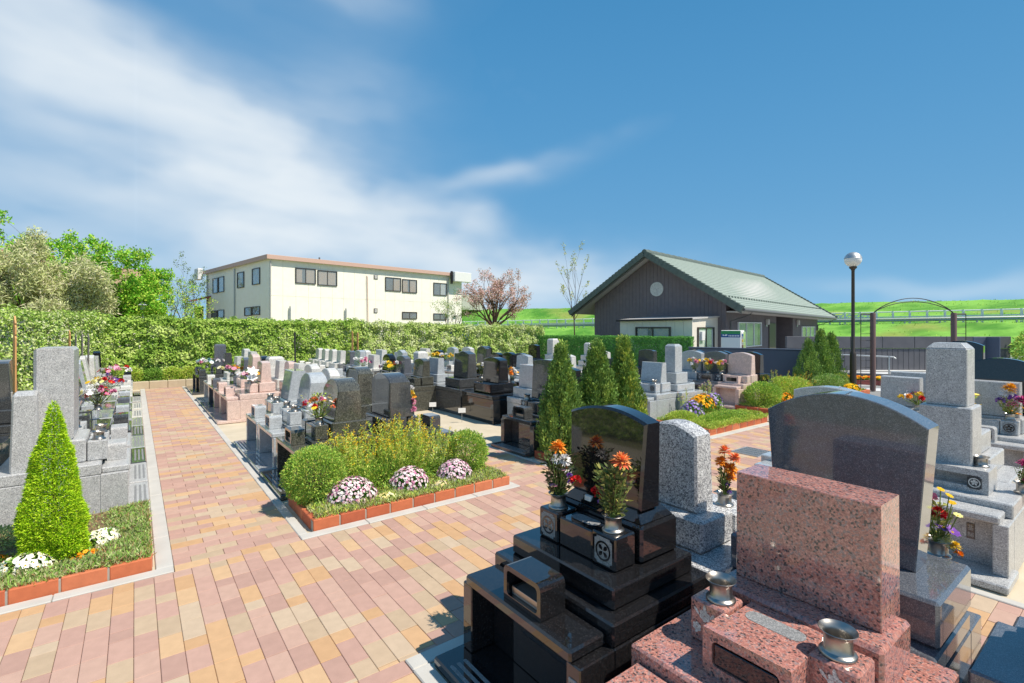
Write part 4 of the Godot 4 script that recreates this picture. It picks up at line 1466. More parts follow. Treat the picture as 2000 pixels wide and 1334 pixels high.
func build_beds() -> void:
	# the mixed bed at the corner of the long path
	var b := bed_box("brick edged bed of pink white mums, grasses and clipped bushes between two paths", 1.118, 3.07, -4.86, -4.075)
	carpet(b, 1.15, 3.05, -4.36, -4.085, 0.075, 11000, 0.075, LIME + SAGE + STRAW, 0.05)
	carpet(b, 1.15, 3.05, -4.86, -4.3, 0.08, 9000, 0.10, GREEN + LIME, 0.04)
	bush("clipped_bush", "round clipped light green bush beside the grey incense boxes", Vector3(1.28, 0.05, -4.58), Vector3(0.28, 0.27, 0.28), 17000, 0.021, 0.009, LIME + GREEN)
	bush("clipped_bush", "round clipped light green bush at the mixed bed's end facing the dark grave", Vector3(2.85, 0.07, -4.56), Vector3(0.22, 0.23, 0.26), 13000, 0.021, 0.009, LIME + GREEN)
	var pinks := [lin(240, 226, 228), lin(236, 208, 218), lin(226, 178, 200), lin(246, 238, 236), lin(202, 124, 168)]
	var mg := "pink white mum mounds"
	mound("mum_mound", "largest pink and white mum mound, beside the round bush", Vector3(1.52, 0.08, -4.34), Vector3(0.225, 0.205, 0.17), 620, 0.0135, pinks, lin(226, 214, 160), DEEP, mg)
	mound("mum_mound", "middle pink and white mum mound of three", Vector3(2.08, 0.09, -4.36), Vector3(0.19, 0.19, 0.16), 500, 0.0135, pinks, lin(226, 214, 160), DEEP, mg)
	mound("mum_mound", "mauve tinged mum mound beside the bush facing the dark grave", Vector3(2.57, 0.09, -4.35), Vector3(0.185, 0.18, 0.15), 460, 0.0135, [lin(226, 190, 210), lin(204, 140, 180), lin(240, 222, 230), lin(236, 208, 218)], lin(226, 214, 160), DEEP, mg)
	mound("pale_flowers", "small cream yellow flowers between the largest and middle mums", Vector3(1.78, 0.085, -4.19), Vector3(0.10, 0.06, 0.06), 46, 0.017, [lin(240, 232, 190), lin(232, 220, 150)], lin(220, 190, 80), LIME)
	mound("pale_flowers", "small cream yellow flowers before the mauve tinged mum mound", Vector3(2.33, 0.085, -4.20), Vector3(0.09, 0.06, 0.06), 40, 0.017, [lin(240, 224, 190), lin(236, 214, 160)], lin(220, 190, 80), LIME)
	grass_clump("broad yellow green sword leaves beside the round bush", Vector3(1.52, 0.08, -4.66), 46, 0.44, [Color(0.660, 0.660, 0.128), Color(0.640, 0.660, 0.150), Color(0.660, 0.660, 0.193)], 0.017)
	grass_clump("arching green grass behind the middle mum mound", Vector3(2.28, 0.08, -4.62), 190, 0.46, LIME + [Color(0.640, 0.640, 0.171)], 0.006)
	grass_clump("arching grass tuft leaning over the mauve tinged mums", Vector3(2.58, 0.08, -4.60), 170, 0.44, LIME + [Color(0.660, 0.640, 0.213)], 0.006)
	grass_clump("fine yellow green grass behind the largest mum mound", Vector3(1.75, 0.08, -4.58), 200, 0.40, LIME, 0.005)
	bush("low_shrub", "loose light green undergrowth filling the mixed bed behind the mums", Vector3(1.95, 0.06, -4.62), Vector3(0.62, 0.13, 0.2), 9000, 0.034, 0.010, LIME + GREEN)
	var gold := [lin(226, 190, 40), lin(236, 206, 70), lin(214, 168, 30)]
	spire_plant("goldenrod", "yellow tipped leafy stems before the olive black grave", Vector3(1.70, 0.08, -4.72), 80, 0.54, 0.24, LIME, gold)
	spire_plant("goldenrod", "tallest yellow tipped stems in the middle of the mixed bed", Vector3(2.14, 0.08, -4.70), 95, 0.58, 0.26, LIME, gold)
	spire_plant("goldenrod", "green leafy stems with few yellow tips beside the grass tuft", Vector3(2.50, 0.08, -4.70), 75, 0.42, 0.22, LIME + SAGE, LIME + gold)
	# the bed of the bright cone shrub
	b = bed_box("brick edged bed with the bright cone shrub and cream primroses", -1.75, 0.098, -5.36, -4.075)
	carpet(b, -1.7, 0.09, -4.36, -4.09, 0.07, 12000, 0.07, SAGE + STRAW + GREEN, 0.12)
	carpet(b, -0.16, 0.09, -5.36, -4.3, 0.07, 9000, 0.07, SAGE + STRAW + GREEN, 0.12)
	carpet(b, -1.7, -0.1, -5.3, -4.3, 0.072, 4500, 0.05, SAGE, 0.2)
	var cream := [lin(246, 244, 230), lin(240, 236, 206), lin(250, 248, 240)]
	mound("primroses", "white primroses with yellow eyes in front of the cone shrub", Vector3(-0.55, 0.075, -4.36), Vector3(0.15, 0.10, 0.08), 90, 0.023, cream, lin(230, 186, 50), GREEN, "", 5)
	mound("primroses", "cream primroses beside the grey grave's vault", Vector3(-0.19, 0.075, -4.60), Vector3(0.11, 0.09, 0.10), 80, 0.022, cream, lin(232, 200, 90), GREEN, "", 5)
	var orange := [lin(236, 150, 30), lin(226, 126, 20), lin(244, 176, 52)]
	mound("marigolds", "orange marigolds between the cone shrub and cream primroses", Vector3(-0.26, 0.075, -4.36), Vector3(0.10, 0.05, 0.05), 40, 0.016, orange, lin(190, 90, 10), GREEN)
	mound("marigolds", "orange marigolds behind the white primroses", Vector3(-0.72, 0.075, -4.56), Vector3(0.12, 0.06, 0.06), 40, 0.016, orange, lin(190, 90, 10), GREEN)
	bush("low_shrub", "grey green creeping shrub against the grey grave's side wall", Vector3(-0.82, 0.06, -4.85), Vector3(0.22, 0.10, 0.16), 2500, 0.02, 0.008, SAGE)
	var t := thing("cone_shrub", "bright lime green cone shaped conifer in front of the grey granite grave", "conifer", Vector3(-0.43, 0.07, -4.50))
	var mb := MB.new()
	var vivid := [Color(0.42, 0.66, 0.02), Color(0.50, 0.72, 0.03), Color(0.34, 0.58, 0.02), Color(0.58, 0.76, 0.06), Color(0.22, 0.46, 0.02)]
	var fz := FastNoiseLite.new()
	fz.seed = 77
	fz.frequency = 5.5
	for k in 42000:
		var y := 1.0 - sqrt(1.0 - rng.randf() * 0.9998)
		var a := rng.randf() * TAU
		var rr := 0.19 * (1.0 - pow(y, 1.55)) * (0.86 + 0.14 * minf(1.0, y * 7.0)) + 0.004
		var bump := fz.get_noise_3d(cos(a) * rr, y * 0.7, sin(a) * rr)
		rr *= (0.94 + 0.34 * bump) * (1.0 - 0.30 * rng.randf() * rng.randf())
		var p := Vector3(cos(a) * rr, y * 1.06, sin(a) * rr)
		mb.col = pick(vivid, 0.2)
		put_leaf(mb, p, Vector3(cos(a) * 0.9, 0.75, sin(a) * 0.9).normalized(), 0.85, rng.randf_range(0.014, 0.028), rng.randf_range(0.004, 0.008))
	put(mb, "foliage", M.needle, t)
	mb = MB.new()
	mb.tube([Vector3.ZERO, Vector3(0, 0.6, 0), Vector3(0, 0.98, 0)], [0.022, 0.012, 0.003], 8)
	put(mb, "trunk", M.bark, t)
	# the bed of the three conifers
	b = bed_box("brick edged bed of three columnar conifers beside the dark grey grave", 3.94, 5.86, -4.74, -4.075)
	carpet(b, 3.97, 5.84, -4.74, -4.09, 0.07, 9000, 0.07, GREEN + LIME, 0.05)
	var cg := "columnar conifers behind the black grave"
	var dusk := [Color(0.182, 0.310, 0.074), Color(0.256, 0.406, 0.096), Color(0.364, 0.512, 0.107), Color(0.139, 0.245, 0.063)]
	plume_conifer("dark green columnar conifer nearest the dark grey grave with the incense box", Vector3(4.10, 0.07, -4.42), 1.37, 0.25, 210, dusk, cg)
	plume_conifer("columnar conifer between its two neighbours in the conifer bed", Vector3(4.72, 0.07, -4.42), 1.40, 0.30, 250, dusk, cg)
	plume_conifer("yellow tipped columnar conifer nearest the silver grey grave with pillar behind", Vector3(5.24, 0.07, -4.42), 1.44, 0.28, 240, dusk + [Color(0.512, 0.577, 0.107)], cg)
	bush("low_shrub", "feathery pale green shrub at the foot of the conifers", Vector3(4.12, 0.07, -4.62), Vector3(0.16, 0.15, 0.13), 3800, 0.026, 0.006, LIME + GREEN)
	# the bed of violas
	b = bed_box("brick edged bed of violas and snapdragons under green ground cover", 6.80, 8.60, -5.10, -4.12)
	carpet(b, 6.84, 8.58, -4.62, -4.10, 0.075, 18000, 0.13, LIME)
	carpet(b, 6.84, 8.58, -5.1, -4.6, 0.075, 9000, 0.12, LIME + GREEN)
	var violet := [lin(128, 104, 186), lin(150, 128, 202), lin(176, 160, 214), lin(206, 196, 226)]
	mound("violas", "purple violas spilling beside the silver grey vault", Vector3(7.42, 0.14, -4.80), Vector3(0.25, 0.24, 0.16), 120, 0.026, violet, lin(226, 200, 90), GREEN, "", 5)
	mound("violas", "purple violas beside the snapdragon by the slate blue grave's platform", Vector3(8.36, 0.18, -4.98), Vector3(0.24, 0.24, 0.14), 110, 0.026, violet, lin(226, 200, 90), GREEN, "", 5)
	mound("pansies", "golden orange pansies between two clumps of violas", Vector3(7.92, 0.18, -4.94), Vector3(0.36, 0.24, 0.15), 150, 0.034, [lin(240, 176, 30), lin(232, 152, 20), lin(246, 196, 60)], lin(170, 80, 10), GREEN, "", 5)
	spire_plant("snapdragon", "pink snapdragon spikes over the violas by the silver grey vault", Vector3(7.52, 0.1, -4.98), 7, 0.46, 0.08, LIME, [lin(236, 180, 176), lin(240, 200, 196)])
	spire_plant("snapdragon", "pink snapdragon spikes behind the golden pansies", Vector3(8.30, 0.1, -5.06), 9, 0.52, 0.08, LIME, [lin(236, 190, 186), lin(244, 210, 200)])
	bush("low_shrub", "spreading light green shrub in the viola bed", Vector3(7.75, 0.05, -4.40), Vector3(0.62, 0.085, 0.24), 9000, 0.03, 0.010, LIME + GREEN)
	bush("low_shrub", "light green spray of leaves before the silver grey vault", Vector3(7.0, 0.05, -4.70), Vector3(0.26, 0.11, 0.24), 4500, 0.034, 0.009, LIME)
	# the far bed before the navy wall
	b = bed_box("brick edged shrub bed running to the lamp post", 9.36, 14.3, -5.12, -4.38)
	carpet(b, 9.4, 14.2, -5.1, -4.42, 0.075, 11000, 0.10, GREEN + LIME)
	bush("clipped_bush", "rounded green bush at the corner of the far shrub bed", Vector3(9.85, 0.06, -4.80), Vector3(0.46, 0.25, 0.32), 9500, 0.032, 0.014, GREEN + LIME)
	bush("clipped_bush", "wide yellow green bush before the navy wall", Vector3(11.2, 0.06, -4.95), Vector3(0.85, 0.25, 0.38), 13000, 0.038, 0.015, LIME)
	bush("clipped_bush", "grey green bush at the feet of the far conifers", Vector3(13.3, 0.06, -4.95), Vector3(0.60, 0.22, 0.30), 7000, 0.036, 0.015, SAGE + GREEN)
	bush("clipped_bush", "round pale bush beside the lamp post", Vector3(14.2, 0.0, -5.05), Vector3(0.30, 0.25, 0.26), 3500, 0.036, 0.015, SAGE + LIME)
	spire_plant("goldenrod", "orange tipped stems over the wide bush by the navy wall", Vector3(10.9, 0.08, -5.05), 50, 0.56, 0.55, LIME, [lin(214, 170, 50), lin(200, 140, 60)])
	mound("marigolds", "orange marigolds beside the rounded green bush", Vector3(10.4, 0.08, -4.62), Vector3(0.26, 0.20, 0.14), 70, 0.034, orange, lin(190, 90, 10), GREEN)
	mound("asters", "pale mauve asters next to the far orange marigolds", Vector3(11.0, 0.08, -4.55), Vector3(0.28, 0.22, 0.16), 90, 0.032, [lin(206, 196, 224), lin(188, 176, 214)], lin(220, 200, 120), GREEN)
	mound("asters", "pale mauve asters near the lamp post", Vector3(13.0, 0.08, -4.58), Vector3(0.34, 0.14, 0.14), 80, 0.034, [lin(216, 204, 224), lin(200, 184, 216)], lin(220, 200, 120), GREEN)
	mound("marigolds", "bright yellow marigolds at the lamp post's foot", Vector3(13.6, 0.08, -4.56), Vector3(0.34, 0.17, 0.16), 90, 0.036, [lin(240, 190, 30), lin(232, 170, 20)], lin(190, 110, 10), GREEN)
	var fg := "far columnar conifers"
	plume_conifer("shortest of the far columnar conifers before the navy wall", Vector3(13.25, 0.05, -5.35), 1.30, 0.34, 150, dusk, fg, 34)
	plume_conifer("middle one of the far columnar conifers", Vector3(13.85, 0.05, -5.30), 1.55, 0.32, 160, dusk, fg, 34)
	plume_conifer("far columnar conifer standing nearest the lamp post", Vector3(14.35, 0.05, -5.25), 1.48, 0.32, 160, dusk, fg, 34)


# ---------------------------------------------------------------- hedges, trees, buildings, street furniture

func along(o: Node3D, a: Vector2, b: Vector2) -> float:
	# turns a thing at a so that its x runs to b
	o.position = Vector3(a.x, 0, a.y)
	o.rotation.y = atan2(-(b - a).y, (b - a).x)
	return a.distance_to(b)


func hedge(label: String, a: Vector2, b: Vector2, h0: float, h1: float, th: float, count: int, ln: float, wd: float, cols: Array, rough := 0.10, clipped := false) -> void:
	var t := thing("hedge", label, "hedge")
	var len := along(t, a, b)
	var f := FastNoiseLite.new()
	f.seed = rng.randi_range(1, 9999)
	f.frequency = 1.0
	f.fractal_octaves = 3
	var mb := MB.new()
	var area_side := len * (h0 + h1) * 0.5
	var area_top := len * th
	var area_end := th * h0
	var total := area_side * 2.0 + area_top + area_end * 2.0
	for k in count:
		var q := rng.randf() * total
		var x := rng.randf() * len
		var h := lerpf(h0, h1, x / len)
		var p: Vector3
		var n: Vector3
		if q < area_side * 1.35:
			p = Vector3(x, h * rng.randf(), th * 0.5)
			n = Vector3(0, 0, 1)
		elif q < area_side * 2.0:
			p = Vector3(x, h * rng.randf(), -th * 0.5)
			n = Vector3(0, 0, -1)
		elif q < area_side * 2.0 + area_top:
			p = Vector3(x, h, th * rng.randf_range(-0.5, 0.5))
			n = Vector3(0, 1, 0)
		else:
			var s := -1.0 if rng.randf() < 0.5 else 1.0
			p = Vector3(0.0 if s < 0 else len, h * rng.randf(), th * rng.randf_range(-0.5, 0.5))
			n = Vector3(s, 0, 0)
		p += n * (f.get_noise_3dv(p * 1.6) * rough * 1.6 + f.get_noise_3dv(p * 5.0) * rough - rng.randf() * rng.randf() * th * 0.22)
		var kk := clampf(0.5 + f.get_noise_3dv(p * 2.2 + Vector3(7, 3, 1)) * 0.9 + rng.randf_range(-0.28, 0.28), 0.0, 0.999)
		mb.col = pick([cols[int(kk * cols.size())]], 0.10)
		# leaves mostly turn their faces out of the hedge, towards the light
		var face := (n + Vector3(0, 0.35, 0) + rv() * (0.55 if clipped else 0.75)).normalized()
		var dir := (Vector3(0, -0.3, 0) + rv()).normalized()
		dir = (dir - face * dir.dot(face)).normalized()
		mb.leaf(p, dir, dir.cross(face), face, ln * rng.randf_range(0.7, 1.3), wd * rng.randf_range(0.8, 1.2), 0.18, 0.45)
	put(mb, "foliage", M.leaf, t)
	mb = MB.new()
	var k := int(len / 0.5)
	for i in k:
		var x := (i + rng.randf()) * len / k
		var z := rng.randf_range(-0.1, 0.1)
		for s in 5:
			var y := lerpf(h0, h1, x / len)
			mb.tube([Vector3(x, 0, z), Vector3(x + rng.randf_range(-0.1, 0.1), y * 0.4, z + rng.randf_range(-0.1, 0.1)), Vector3(x + rng.randf_range(-0.35, 0.35), y * 0.9, z + rng.randf_range(-0.3, 0.3) * th)], [0.022, 0.014, 0.005], 5)
	put(mb, "stems", M.bark, t)


func limb(mb: MB, a: Vector3, b: Vector3, r0: float, r1: float, bow: Vector3, ends: Array, depth: int, spread: float) -> void:
	var m := a.lerp(b, 0.5) + bow
	var pts := []
	var rad := []
	for i in 6:
		var s := i / 5.0
		pts.append(a.lerp(m, s).lerp(m.lerp(b, s), s))
		rad.append(lerpf(r0, r1, s))
	mb.tube(pts, rad, 7 if r0 > 0.03 else 5)
	if depth == 0:
		ends.append([pts[3], pts[5]])
		return
	var ln := a.distance_to(b)
	for k in 4:
		var s := 2 + k
		s = mini(s, 5)
		var d: Vector3 = ((b - a).normalized() + rv() * spread + Vector3(0, 0.18, 0)).normalized()
		limb(mb, pts[s], pts[s] + d * ln * rng.randf_range(0.45, 0.75), rad[s] * 0.7, maxf(0.004, rad[s] * 0.25), rv() * ln * 0.08, ends, depth - 1, spread)


func tree(called: String, label: String, at: Vector3, fork: Vector3, trunk_r: float, limbs: Array, depth: int, spread: float, per_end: int, clump: float, ln: float, wd: float, cols: Array, mat: Material, group := "", droop := 0.0) -> void:
	var t := thing(called, label, "tree", at, 0.0, group)
	var tr := MB.new()
	tr.tube([Vector3(0, -0.1, 0), fork * 0.5 + Vector3(0.03, 0, 0.02), fork], [trunk_r, trunk_r * 0.85, trunk_r * 0.7], 9)
	put(tr, "trunk", M.bark, t)
	var br := MB.new()
	var ends := []
	for l in limbs:
		limb(br, fork, l, trunk_r * 0.55, trunk_r * 0.16, rv() * 0.25, ends, depth, spread)
	put(br, "branches", M.bark, t)
	var lf := MB.new()
	for e in ends:
		for k in per_end:
			var p: Vector3 = e[0].lerp(e[1], rng.randf_range(0.1, 1.08)) + rv() * clump * sqrt(rng.randf())
			p.y -= droop * rng.randf() * rng.randf()
			lf.col = pick(cols, 0.2)
			put_leaf(lf, p, Vector3(0, 0.4 - droop, 0) + rv() * 0.5, 0.8, ln * rng.randf_range(0.7, 1.3), wd)
	put(lf, "crown", mat, t)


func hex8(mb: MB, a: Array, b: Array) -> void:
	# a solid between two quads of corners that run the same way round
	var c := Vector3.ZERO
	for i in 4:
		c += (a[i] + b[i]) / 8.0
	for q in [[a[0], a[1], a[2], a[3]], [b[0], b[1], b[2], b[3]]]:
		mb.quad(q[0], q[1], q[2], q[3], (q[0] + q[1] + q[2] + q[3]) * 0.25 - c)
	for i in 4:
		var j := (i + 1) % 4
		mb.quad(a[i], a[j], b[j], b[i], (a[i] + a[j] + b[j] + b[i]) * 0.25 - c)


# a window in a wall that looks along +z (axis "z") or -x (axis "x"); u runs along the wall
func window(parent: Node, axis: String, u0: float, u1: float, y0: float, y1: float, sashes: int, curtain: String, frame := "window_frame") -> void:
	var P := func(u: float, y: float, d: float) -> Vector3: return Vector3(u, y, d) if axis == "z" else Vector3(-d, y, u)
	var bx := func(ua: float, ub: float, ya: float, yb: float, da: float, db: float) -> MB:
		var mb := MB.new()
		var p: Vector3 = P.call(ua, ya, da)
		var q: Vector3 = P.call(ub, yb, db)
		mb.box(Vector3(minf(p.x, q.x), minf(p.y, q.y), minf(p.z, q.z)), Vector3(maxf(p.x, q.x), maxf(p.y, q.y), maxf(p.z, q.z)), 0.004)
		return mb
	var w := put(bx.call(u0, u1, y0, y1, 0.002, 0.012), "window", M.room, parent)
	var t := 0.05
	for q in [[u0 - t, u1 + t, y1, y1 + t], [u0 - t, u1 + t, y0 - t, y0]]:
		put(bx.call(q[0], q[1], q[2], q[3], 0.003, 0.07), "frame", M[frame], w)
	for q in [[u0 - t, u0], [u1, u1 + t]]:
		put(bx.call(q[0], q[1], y0 + 0.001, y1 - 0.001, 0.003, 0.07), "frame", M[frame], w)
	for s in range(1, sashes):
		var u := lerpf(u0, u1, float(s) / sashes)
		put(bx.call(u - 0.025, u + 0.025, y0 + 0.001, y1 - 0.001, 0.016, 0.06), "mullion", M[frame], w)
	if curtain != "":
		for s in sashes:
			if rng.randf() < 0.8:
				var a := lerpf(u0, u1, (s + 0.06) / sashes)
				var b := lerpf(u0, u1, (s + rng.randf_range(0.6, 0.97)) / sashes)
				put(bx.call(a, b, y0 + 0.03, y1 - 0.02, 0.0125, 0.016), "curtain", M[curtain], w)
	for s in sashes:
		put(bx.call(lerpf(u0, u1, float(s) / sashes) + 0.026, lerpf(u0, u1, float(s + 1) / sashes) - 0.026, y0 + 0.002, y1 - 0.002, 0.03, 0.036), "pane", M.glass, w)


func cream_building() -> void:
	var t := thing("warehouse", "cream two storey building with flat pink edged roof behind the hedge", "building", Vector3(7.335, 0, -37.117), deg_to_rad(9.0))
	var top := 6.25
	# walls in panels with open joints
	boxpart("wall_core", Vector3(0.02, 0, -14.6), Vector3(17.2, top, -0.02), M.siding, t, 0.01)
	for k in 19:
		var a := 17.2 * k / 19.0
		var b := 17.2 * (k + 1) / 19.0
		boxpart("wall_panel", Vector3(a + 0.006, 3.76, -0.0195), Vector3(b - 0.006, top, 0.0), M.siding, t, 0.004)
		boxpart("wall_panel", Vector3(a + 0.006, 0, -0.0195), Vector3(b - 0.006, 3.74, 0.0), M.siding, t, 0.004)
	for k in 8:
		var a := -14.6 * k / 8.0
		var b := -14.6 * (k + 1) / 8.0
		boxpart("wall_panel", Vector3(0.0, 0, b + 0.006), Vector3(0.0195, top, a - 0.006), M.siding, t, 0.004)
	boxpart("roof_slab", Vector3(-0.22, top + 0.001, -14.85), Vector3(17.4, top + 0.1, 0.24), M.soffit, t, 0.02)
	boxpart("fascia", Vector3(-0.26, top - 0.02, 0.2405), Vector3(17.44, top + 0.28, 0.29), M.trim_pink, t, 0.01)
	boxpart("fascia", Vector3(-0.27, top - 0.02, -14.9), Vector3(-0.2205, top + 0.28, 0.24), M.trim_pink, t, 0.01)
	boxpart("roof_deck", Vector3(-0.2, top + 0.101, -14.8), Vector3(17.38, top + 0.2, 0.22), M.gutter, t, 0.02)
	for q in [[1.81, 3.19, 4.76, 5.77, "curtain_tan"], [3.42, 4.84, 4.71, 5.72, "curtain_tan"], [9.08, 10.49, 4.60, 5.62, "curtain_tan"], [10.7, 12.09, 4.54, 5.57, "curtain_tan"], [13.95, 15.35, 4.46, 5.48, "curtain"]]:
		window(t, "z", q[0], q[1], q[2], q[3], 2, q[4])
	for q in [[10.7, 12.09, 2.32, 2.82], [13.95, 15.33, 2.27, 2.75]]:
		window(t, "z", q[0], q[1], q[2], q[3], 2, "")
	for q in [[-6.28, -4.92, 4.62, 5.72, 1], [-3.1, -1.7, 4.68, 5.76, 1], [-12.47, -11.2, 4.50, 5.68, 1], [-10.9, -9.6, 4.52, 5.70, 1]]:
		window(t, "x", q[0], q[1], q[2], q[3], 1, "curtain")
	for q in [[-12.9, -11.4, 2.37, 2.93], [-11.1, -9.6, 2.40, 2.96], [-4.7, -3.3, 2.47, 3.0], [-3.1, -1.7, 2.50, 3.02]]:
		window(t, "x", q[0], q[1], q[2], q[3], 1, "")
	for q in [[8.0, 8.36, 5.44, 5.76], [8.0, 8.32, 2.73, 3.08]]:
		var v := boxpart("vent", Vector3(q[0], q[2], 0.001), Vector3(q[1], q[3], 0.05), M.window_frame, t, 0.005)
		for i in 4:
			boxpart("slat", Vector3(q[0] + 0.04, q[2] + 0.04 + i * 0.07, 0.0505), Vector3(q[1] - 0.04, q[2] + 0.08 + i * 0.07, 0.07), M.white_paint, v, 0.004)
	var mb := MB.new()
	mb.tube([Vector3(7.45, 1.0, 0.09), Vector3(7.42, 3.5, 0.09), Vector3(7.38, 5.5, 0.09), Vector3(7.38, 5.65, 0.02)], [0.03, 0.03, 0.03, 0.03], 8)
	put(mb, "cable_pipe", M.trim_pink, t)
	for q in [[5.55, 3.05], [1.35, 3.1]]:
		mb = MB.new()
		mb.tube([Vector3(q[0], 1.0, 0.12), Vector3(q[0], 2.9, 0.12), Vector3(q[0], q[1], 0.12)], [0.06, 0.06, 0.02], 8)
		mb.tube([Vector3(q[0], 1.75, 0.12), Vector3(q[0] + 2.0, 1.75, 0.12)], [0.04, 0.04], 6)
		put(mb, "flue_pipe", M.galvanised, t)
	for x in [0.06, 15.55]:
		mb = MB.new()
		mb.tube([Vector3(x, 0, 0.07), Vector3(x, top - 0.1, 0.07)], [0.045, 0.045], 8)
		put(mb, "downpipe", M.soffit, t)
	for z in [-6.9, -14.0]:
		mb = MB.new()
		mb.tube([Vector3(-0.07, 0, z), Vector3(-0.07, top - 0.1, z)], [0.05, 0.05], 8)
		put(mb, "downpipe", M.galvanised, t)
	boxpart("sign_panel", Vector3(15.75, 5.72, 0.32), Vector3(17.75, 6.6, 0.75), M.white_paint, t, 0.03)
	boxpart("sign_bracket", Vector3(15.6, 5.5, 0.3), Vector3(15.74, 6.65, 0.5), M.dark_metal, t, 0.01)
	boxpart("sign_panel", Vector3(-0.7, 5.75, -15.5), Vector3(-0.3, 6.75, -14.4), M.white_paint, t, 0.03)
	mb = MB.new()
	hex8(mb, [Vector3(-0.02, 4.15, -14.6), Vector3(-0.02, 4.15, -13.1), Vector3(-1.4, 3.75, -13.1), Vector3(-1.4, 3.75, -14.6)], [Vector3(-0.02, 4.3, -14.6), Vector3(-0.02, 4.3, -13.1), Vector3(-1.4, 3.85, -13.1), Vector3(-1.4, 3.85, -14.6)])
	put(mb, "awning", M.red_roof, t)
	boxpart("side_porch", Vector3(-0.9, 0, -14.5), Vector3(-0.3, 3.4, -14.2), M.dark_metal, t, 0.02)
	boxpart("roof_post", Vector3(4.9, top + 0.2, -3.1), Vector3(5.0, top + 0.9, -3.0), M.gutter, t, 0.01)
	boxpart("wall_bracket", Vector3(16.2, 2.55, 0.001), Vector3(16.5, 2.65, 0.16), M.dark_metal, t, 0.01)
	tag(boxpart("storage_locker", Vector3.ZERO, Vector3(2.4, 1.78, 0.8), M.blue_drum, self, 0.02), "blue storage locker against the cream building's wall", "locker").position = Vector3(22.0, 0, -38.1)


